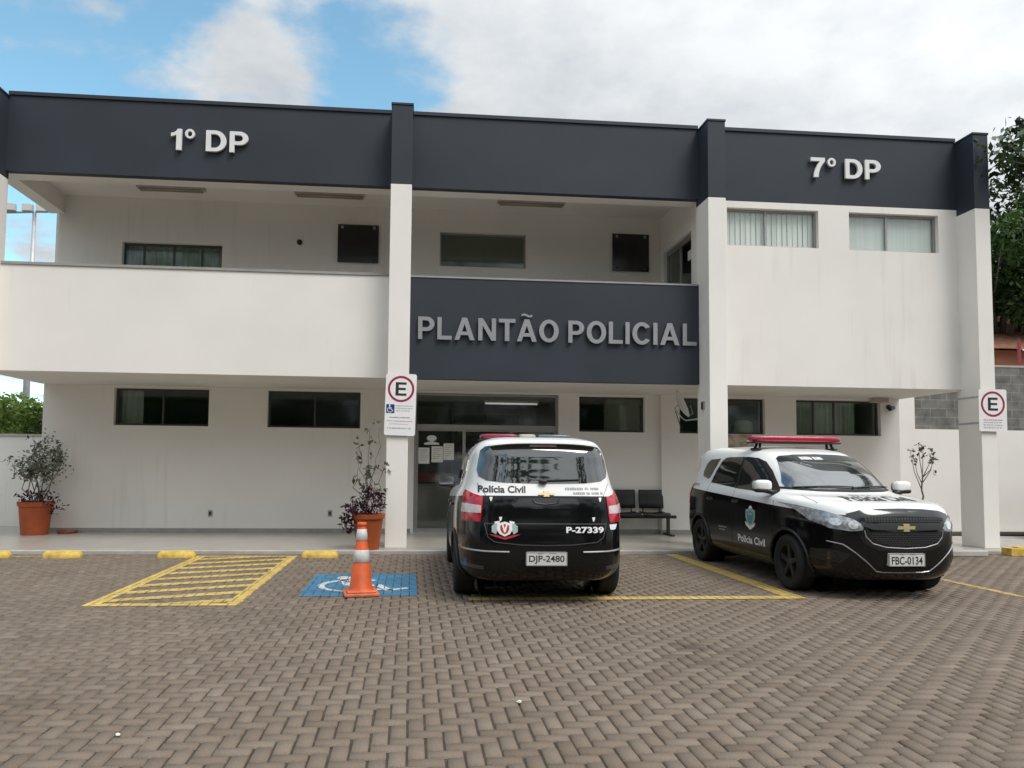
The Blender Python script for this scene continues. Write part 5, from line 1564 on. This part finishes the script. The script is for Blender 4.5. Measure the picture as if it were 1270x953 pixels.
def front_dress(t, plate, grouptext=True):
    Skin().poly('front', sym([(0, .985), (.25, .98), (.45, .962), (.57, .925), (.555, .84), (.50, .72), (.45, .62), (.30, .55), (0, .53)]), .004, .01, .035).build('grille_surround', M['blackgloss'], t)
    g = Skin().poly('front', sym([(0, .905), (.40, .895), (.46, .885), (.455, .85), (.40, .838), (0, .838)]), .007, .006, .04).build('upper_grille', M['seam'], t)
    sk = Skin(); rr = random.Random(4)
    for k in range(27):
        for j in range(3):
            u = -.42 + k * .0323; v = .848 + j * .016; sk.poly('front', [(u, v), (u + .019, v), (u + .023, v + .006), (u + .019, v + .011), (u, v + .011), (u - .004, v + .006)], .009, .0, .1)
    sk.build('grille_mesh', M['darkgrey'], g)
    Skin().poly('front', sym([(0, .826), (.36, .822), (.46, .832), (.45, .80), (.36, .765), (0, .752)]), .016, .012, .03).build('grille_bar', M['darkgrey'], t)
    g = Skin().poly('front', sym([(0, .738), (.34, .746), (.42, .74), (.405, .68), (.34, .625), (.2, .592), (0, .58)]), .007, .006, .04).build('lower_grille', M['seam'], t)
    sk = Skin()
    for k in range(24):
        for j in range(6):
            u = -.385 + k * .0323 + (j % 2) * .016; v = .60 + j * .0225
            if abs(u) < .40 and v > .585 + (abs(u) / .40) ** 3 * .10: sk.poly('front', [(u, v), (u + .019, v), (u + .024, v + .008), (u + .019, v + .016), (u, v + .016), (u - .005, v + .008)], .009, .0, .1)
    sk.build('grille_mesh', M['darkgrey'], g)
    sk = Skin(); sk.rail('front', [(-.44, .76), (-.425, .69), (-.36, .62), (-.22, .582), (0, .570), (.22, .582), (.36, .62), (.425, .69), (.44, .76)], .0065)
    sk.build('grille_trim', M['satin'], t)
    Skin().poly('front', [(a, .787 + b) for a, b in bowtie(.205, .075)], .026, .014, .03).build('badge', M['gold'], t)
    number_plate(t, 'front', 0, .385, .40, .135, plate, .035)
    sk = Skin()
    sk.rail('front', [(-.72, .625), (-.62, .60), (-.50, .50), (-.30, .325), (-.22, .312), (0, .310), (.22, .312), (.30, .325), (.50, .50), (.62, .60), (.72, .625)], .0065)
    sk.build('bumper_trim', M['satin'], t)
    for s in (-1, 1):
        po = [(.56, .50), (.70, .54), (.79, .53), (.79, .42), (.62, .40)]; po = po if s > 0 else mirror(po)
        f = Skin().poly('front', po, .003, .005, .03).build('fog_recess', M['black'], t)
        pol = [(s * .70 + .045 * math.cos(a * math.pi / 9), .47 + .045 * math.sin(a * math.pi / 9)) for a in range(18)]
        Skin().poly('front', pol, .008, .006, .02).build('fog_lamp', M['blackgloss'], f)
    Skin().poly('front', sym([(0, .36), (.24, .36), (.30, .38), (.24, .45), (0, .46)]), .003, .005, .04).build('lower_intake', M['seam'], t)
    Skin().text('hood', 'Polícia Civil', -.37, -1.83, .78, .29, .028, .004).build('hood_lettering', M['decalk'], t)
    Skin().dashes('hood', -.16, .12, -1.47, .05, 3).build('hood_small_print', M['decalg'], t)
    sk = Skin(); sk.line('hood', [(-.66, -1.30), (-.70, -1.72)], .008, .001); sk.line('hood', [(.66, -1.30), (.70, -1.72)], .008, .001)
    sk.build('hood_seam', M['seamgrey'], t)
    # windscreen furniture
    ws = [c for c in t.children if c.name.startswith('windscreen')][0]
    Skin().poly('front', sym([(0, 1.505), (.35, 1.50), (.545, 1.48), (.525, 1.53), (.475, 1.560), (.30, 1.578), (0, 1.586)]), .0055, .002, .04).build('sun_band', M['sunband'], ws)
    sk = Skin(); sk.dashes('front', -.27, .02, 1.512, .038, 9, off=.007)
    sk.build('band_print', M['decalw'], ws)
    for a, b, c_ in ((-.60, .05, 0), (.02, .60, 1)):
        mb = MB(); q = []
        for k in range(9):
            u = a + (b - a) * k / 8; p, n = hit('front', u, 1.165 + .018 * math.sin(k / 8 * 2.6)); q.append(p + n * .016)
        mb.tube(q, .008, 6); mb.build('wiper', M['black'], t, smooth=True)
    Skin().poly('front', sym([(0, 1.128), (.4, 1.134), (.72, 1.155), (.70, 1.18), (.4, 1.158), (0, 1.152)]), .0045, .004, .04).build('cowl', M['black'], t)

def side_dress(t, view):
    mats = [M['decalw'], M['teal'], M['palegreen'], M['decalk']]
    sk = Skin()
    sk.poly(view, shield(.42, .655, .26, .24), .003, 0, .04, 2); sk.poly(view, shield(.42, .68, .17, .18), .0045, 0, .04, 1)
    sk.poly(view, [(.30, .665), (.42, .61), (.54, .665), (.56, .71), (.42, .655), (.28, .71)], .0055, 0, .04, 0)
    sk.poly(view, [(.36, .80), (.48, .80), (.47, .83), (.37, .83)], .006, 0, .05, 2)
    sk.poly(view, [(.37, .885), (.47, .885), (.45, .905), (.42, .92), (.39, .905)], .0045, 0, .05, 0)
    sk.build('door_crest', mats, t)
    Skin().text(view, 'Polícia Civil', .05, .435, .76, .095, .028, .004).build('door_lettering', M['decalw'], t)
    sk = Skin(); sk.dashes(view, -.58, -.30, .57, .022, 31); sk.dashes(view, -.55, -.36, .535, .018, 32); sk.build('door_small_print', M['decalg'], t)
    Skin().dashes(view, -1.72, -1.42, 1.125, .04, 33).build('quarter_print', M['decalg'], t)

def rear_dress(t, plate):
    tail_m = Skin()
    tail_m.line('rear', [(-.60, .825), (.60, .825)], .010, .002); tail_m.line('rear', [(.60, .825), (.565, .69), (.50, .645), (.25, .618), (0, .612), (-.25, .618), (-.50, .645), (-.565, .69), (-.60, .825)], .009, .002)
    tail_m.line('rear', [(-.66, 1.22), (-.585, 1.10)], .006, .0015); tail_m.line('rear', [(.66, 1.22), (.585, 1.10)], .006, .0015)
    tail_m.build('tailgate_seam', M['seamgrey'], t)
    Skin().poly('rear', sym([(0, .97), (.30, .975), (.34, 1.02), (.30, 1.075), (0, 1.08)]), .004, .004, .04).build('handle_recess', M['blackgloss'], t)
    Skin().rail('rear', [(-.13, 1.065), (-.11, 1.03), (0, 1.015), (.11, 1.03), (.13, 1.065)], .010).build('boot_handle', M['black'], t)
    Skin().poly('rear', [(.01 + a, 1.118 + b) for a, b in bowtie(.17, .055)], .016, .012, .03).build('badge', M['gold'], t)
    Skin().text('rear', 'Polícia Civil', -.655, 1.128, .46, .072, .028, .004).build('tailgate_lettering', M['decalk'], t)
    sk = Skin(); sk.dashes('rear', .20, .54, 1.162, .026, 41); sk.dashes('rear', .28, .58, 1.118, .024, 42); sk.build('tailgate_small_print', M['decalg'], t)
    Skin().text('rear', 'P-27339', .195, .735, .375, .062, .035, .004).build('fleet_number', M['decalw'], t)
    sk = Skin(); u, v = -.405, .768
    sk.poly('rear', shield(u, .70, .15, .145), .004, 0, .04, 0)
    for s in (-1, 1):
        sk.poly('rear', [(u + s * .085, .835), (u + s * .125, .80), (u + s * .125, .745), (u + s * .085, .72), (u + s * .07, .76), (u + s * .072, .81)], .004, 0, .04, 2)
        sk.poly('rear', [(u + s * .10, .842), (u + s * .045, .852), (u + s * .05, .83), (u + s * .09, .822)], .0045, 0, .04, 0)
    sk.poly('rear', [(u - .155, .722), (u - .07, .712), (u, .69), (u + .07, .712), (u + .155, .722), (u + .10, .698), (u, .668), (u - .10, .698)], .0055, 0, .04, 1)
    sk.poly('rear', shield(u, .722, .085, .10), .0055, 0, .03, 1)
    sk.poly('rear', [(u - .028, .815), (u - .012, .815), (u, .775), (u + .012, .815), (u + .028, .815), (u + .008, .74), (u - .008, .74)], .007, 0, .04, 0)
    sk.build('tailgate_crest', [M['decalw'], M['decalred'], M['palegreen']], t)
    sk = Skin()
    for u_, v_ in ((-.535, 1.065), (.545, 1.065), (-.445, .87), (.47, .87)): sk.poly('rear', [(u_ - .014, v_ + .02), (u_ + .016, v_ + .022), (u_ + .012, v_), (u_ + .002, v_ - .022), (u_ - .006, v_ - .018)], .003, 0, .03)
    sk.build('sticker_residue', M['decalw'], t)
    Skin().poly('rear', [(.635, .818), (.73, .818), (.715, .785), (.70, .765), (.645, .765)], .004, 0, .03).build('sticker', M['decalw'], t)
    number_plate(t, 'rear', 0, .415, .40, .135, plate, .03)
    for s in (-1, 1): Skin().rail('rear', [(s * .36, .548), (s * .60, .552), (s * .80, .56)], .010).build('bumper_trim', M['satin'], t)
    for s in (-1, 1):
        po = [(.60, .40), (.80, .42), (.80, .385), (.60, .365)]; po = po if s > 0 else mirror(po)
        Skin().poly('rear', po, .004, .004, .04).build('bumper_reflector', M['seamgrey'], t)
    Skin().poly('rear', [(-.14, 1.600), (.14, 1.600), (.13, 1.617), (-.13, 1.617)], .007, .002, .04).build('brake_light', M['taillw'], t)
    mb = MB(); q = []
    for k in range(8):
        p, n = hit('rear', -.02 + .36 * k / 7, 1.25 + .012 * k / 7); q.append(p + n * .02)
    mb.tube(q, .009, 6); p, n = hit('rear', -.02, 1.235); superbox(mb, p + n * .02, (.03, .04, .022)); mb.build('wiper', M['black'], t, smooth=True)
    mb = MB(); mb.tube([(-1.45, 0, 1.67), (-1.5, 0, 1.715), (-1.56, 0, 1.735)], [.03, .018, .006], 8); mb.build('aerial', M['black'], t, smooth=True)
    # roof lip over the rear glass
    mb = MB(); vs = []
    prof = ((0, 0), (-.10, .004), (-.135, -.012), (-.10, -.022))
    n = 16
    for k in range(n + 1):
        u = -.54 + 1.08 * k / n; p, nn = hit('rear', u, 1.636 - .03 * abs(u / .54) ** 3)
        for dx, dz in prof: vs.append((p.x + .05 + dx, p.y, p.z + .012 + dz))
    mb.add(vs, [(k * 4 + j, k * 4 + (j + 1) % 4, k * 4 + 4 + (j + 1) % 4, k * 4 + 4 + j) for k in range(n) for j in range(4)] + [(0, 1, 2, 3), (n * 4 + 3, n * 4 + 2, n * 4 + 1, n * 4)])
    mb.build('roof_lip', M['whitepaint'], t, auto=40)

def lightbar(t, x, sections, zb, h, half):
    """sections: (y0, y1, material) seen from the front left to right in +y"""
    bar_ = MB(); bar_.box(x - .13, x + .13, -half + .03, half - .03, zb, zb + .02)
    lb = bar_.build('light_bar', M['black'], t, bevel=.006)
    for y0, y1, m_ in sections:
        mb = MB(); superbox(mb, (x, (y0 + y1) / 2, zb + .018 + h / 2), (.15, (y1 - y0) / 2, h / 2), .42, 28, 14); mb.build('lens', M[m_], lb, smooth=True)
    for s in (-1, 1):
        y = s * .50; zr = BVH.ray_cast(Vector((x, y, 4)), Vector((0, 0, -1)))[0].z
        mb = MB()
        mb.tube([(x - .05, y, zb + .004), (x - .06, y + s * .01, (zb + zr) / 2), (x - .09, y + s * .03, zr)], .018, 8); mb.tube([(x + .05, y, zb + .004), (x + .06, y + s * .01, (zb + zr) / 2), (x + .09, y + s * .03, zr)], .018, 8)
        superbox(mb, (x, y + s * .035, zr + .006), (.12, .045, .016)); mb.build('bar_foot', M['black'], lb, smooth=True)

# nearer car, its tail to the viewer
t = thing('police_car', (1.40, -2.64, 0), 'black and white police car with plate DJP-2480 seen from behind', 'police car', 'police cars', rz=R(90 - 1.2)); t.scale = (1, 1.03, 1)
common_car(t, darkmir=True); rear_dress(t, 'DJP-2480'); side_dress(t, 'right')
lightbar(t, -.15, [(-.60, -.17, 'bargrey'), (-.165, .045, 'housing'), (.05, .52, 'barred_old')], 1.712, .072, .56)
CAR_A = t
# car on the right, facing the viewer
t = thing('police_car', (5.225, -2.50, 0), 'black and white police car with a red lightbar, facing the viewer', 'police car', 'police cars', rz=R(-90))
common_car(t); front_dress(t, 'FBC-0134'); side_dress(t, 'right')
lightbar(t, -.10, [(-.64, .64, 'barred')], 1.738, .088, .64)
CAR_B = t
# sliver of a third car past the right column
t = thing('parked_car', (14.93, 1.75, 0), 'dark grey parked car of which only the corner shows at the right edge', 'car', rz=R(0))
common_car(t, 'greypaint')
# ------------------------------------------------------------------ camera, light, sky
f, yaw, pitch, roll, D, H, CX, CY = 926.594, 0.0865013, 0.0597703, 0.0102153, 12.2429, 1.41022, 591.14, 521.05
cam = bpy.data.cameras.new('camera'); co = bpy.data.objects.new('camera', cam); COL.objects.link(co)
cam.sensor_fit = 'HORIZONTAL'; cam.sensor_width = 36; cam.lens = f * 36 / 1270
cam.shift_x = (635 - CX) / 1270; cam.shift_y = (CY - 476.5) / 1270
cam.clip_end = 2000; cam.clip_start = .05
cy_, sy_ = math.cos(yaw), math.sin(yaw); cp, sp = math.cos(pitch), math.sin(pitch)
fw = Vector((sy_ * cp, cy_ * cp, sp)); r = Vector((cy_, -sy_, 0)); u = r.cross(fw)
r2 = math.cos(roll) * r + math.sin(roll) * u; u2 = -math.sin(roll) * r + math.cos(roll) * u
mx = Matrix((r2, u2, -fw)).transposed().to_4x4(); mx.translation = Vector((0, -D, H))
co.matrix_world = mx
SC.camera = co

SUN_EL, SUN_AZ = R(56), R(38)      # azimuth: to the right of straight behind the viewer
sd_ = Vector((math.sin(SUN_AZ) * math.cos(SUN_EL), -math.cos(SUN_AZ) * math.cos(SUN_EL), math.sin(SUN_EL)))
l = bpy.data.lights.new('sun', 'SUN'); l.energy = 1.5; l.angle = R(26); l.color = (1.0, .965, .91)
lo = bpy.data.objects.new('sun', l); COL.objects.link(lo); lo.rotation_euler = sd_.to_track_quat('Z', 'Y').to_euler(); lo.location = (8, -20, 25)

w = bpy.data.worlds.new('World'); SC.world = w; w.use_nodes = True
nt = w.node_tree; nt.nodes.clear()
out = nt.nodes.new('ShaderNodeOutputWorld'); bg = nt.nodes.new('ShaderNodeBackground')
sky = nt.nodes.new('ShaderNodeTexSky'); sky.sky_type = 'NISHITA'; sky.sun_disc = False
sky.sun_elevation = SUN_EL; sky.sun_rotation = math.atan2(sd_.x, sd_.y)
sky.air_density = 1.0; sky.dust_density = .6; sky.ozone_density = 1.2
tc = nt.nodes.new('ShaderNodeTexCoord'); sep = nt.nodes.new('ShaderNodeSeparateXYZ')
nt.links.new(tc.outputs['Generated'], sep.inputs[0])
def math_(op, a, b=None, clamp=False):
    n = nt.nodes.new('ShaderNodeMath'); n.operation = op; n.use_clamp = clamp
    for i, v in enumerate((a, b)):
        if v is None: continue
        if isinstance(v, (int, float)): n.inputs[i].default_value = v
        else: nt.links.new(v, n.inputs[i])
    return n.outputs[0]
def smooth(v, a, b):
    n = nt.nodes.new('ShaderNodeMapRange'); n.interpolation_type = 'SMOOTHSTEP'
    n.inputs['From Min'].default_value = a; n.inputs['From Max'].default_value = b
    nt.links.new(v, n.inputs['Value']); return n.outputs[0]
X, Y, Z = sep.outputs
zz = math_('ADD', math_('MAXIMUM', Z, 0.0), 0.22)
px = math_('DIVIDE', X, zz); py = math_('DIVIDE', Y, zz)
comb = nt.nodes.new('ShaderNodeCombineXYZ'); nt.links.new(px, comb.inputs[0]); nt.links.new(py, comb.inputs[1])
comb.inputs[2].default_value = SEEDZ = 9.2
def noise(scale, detail, rough, dist=0.0):
    n = nt.nodes.new('ShaderNodeTexNoise'); n.inputs['Scale'].default_value = scale; n.inputs['Detail'].default_value = detail
    n.inputs['Roughness'].default_value = rough; n.inputs['Distortion'].default_value = dist
    nt.links.new(comb.outputs[0], n.inputs['Vector']); return n.outputs['Fac']
n1 = noise(3.4, 9, .52, .1); n2 = noise(1.1, 6, .55); n3 = noise(5.5, 7, .6)
# more cloud to the right of the building; broken cloud on the left
az = math_('DIVIDE', X, math_('ADD', math_('ABSOLUTE', Y), .15))
cover = smooth(az, -0.12, 0.10)
back = smooth(Y, 0.25, -0.1)
dens = math_('ADD', math_('ADD', n1, math_('MULTIPLY', cover, .34)), math_('MULTIPLY', back, .16))
mask = smooth(dens, .475, .635)
shade = math_('ADD', math_('MULTIPLY', n2, .55), math_('MULTIPLY', n3, .45))
cr = nt.nodes.new('ShaderNodeValToRGB'); nt.links.new(shade, cr.inputs['Fac'])
cr.color_ramp.elements[0].position = .36; cr.color_ramp.elements[0].color = (.68, .735, .79, 1)
cr.color_ramp.elements[1].position = .60; cr.color_ramp.elements[1].color = (1.02, 1.05, 1.07, 1)
# clouds are brighter around the hidden sun
dot = nt.nodes.new('ShaderNodeVectorMath'); dot.operation = 'DOT_PRODUCT'; nt.links.new(tc.outputs['Generated'], dot.inputs[0]); dot.inputs[1].default_value = sd_
glow = math_('ADD', math_('MULTIPLY', smooth(dot.outputs['Value'], -.2, 1.0), 1.1), 1.0)
cs = nt.nodes.new('ShaderNodeVectorMath'); cs.operation = 'SCALE'; nt.links.new(cr.outputs['Color'], cs.inputs[0])
dim = math_('SUBTRACT', 1.0, math_('MULTIPLY', smooth(Y, .15, -.35), math_('MULTIPLY', smooth(Z, .75, .0), .48)))   # an overcast sky is darkest low down
nt.links.new(math_('MULTIPLY', math_('MULTIPLY', glow, dim), 3.1), cs.inputs['Scale'])
mixc = nt.nodes.new('ShaderNodeMixRGB'); nt.links.new(mask, mixc.inputs['Fac'])
tint = nt.nodes.new('ShaderNodeMixRGB'); tint.blend_type = 'MULTIPLY'; tint.inputs['Fac'].default_value = 1; tint.inputs['Color2'].default_value = (0.92, 1.14, .98, 1)
nt.links.new(sky.outputs['Color'], tint.inputs['Color1']); nt.links.new(tint.outputs['Color'], mixc.inputs['Color1']); nt.links.new(cs.outputs['Vector'], mixc.inputs['Color2'])
nt.links.new(mixc.outputs['Color'], bg.inputs['Color']); bg.inputs['Strength'].default_value = 0.15
nt.links.new(bg.outputs[0], out.inputs['Surface'])

SC.view_settings.view_transform = 'Standard'
SC.view_settings.look = 'None'
SC.view_settings.exposure = 0.68
SC.view_settings.gamma = 1.0
SC.view_settings.use_curve_mapping = False
SC.cycles.use_denoising = True
SC.cycles.max_bounces = 8
SC.cycles.transparent_max_bounces = 12
SC.cycles.sample_clamp_indirect = 8
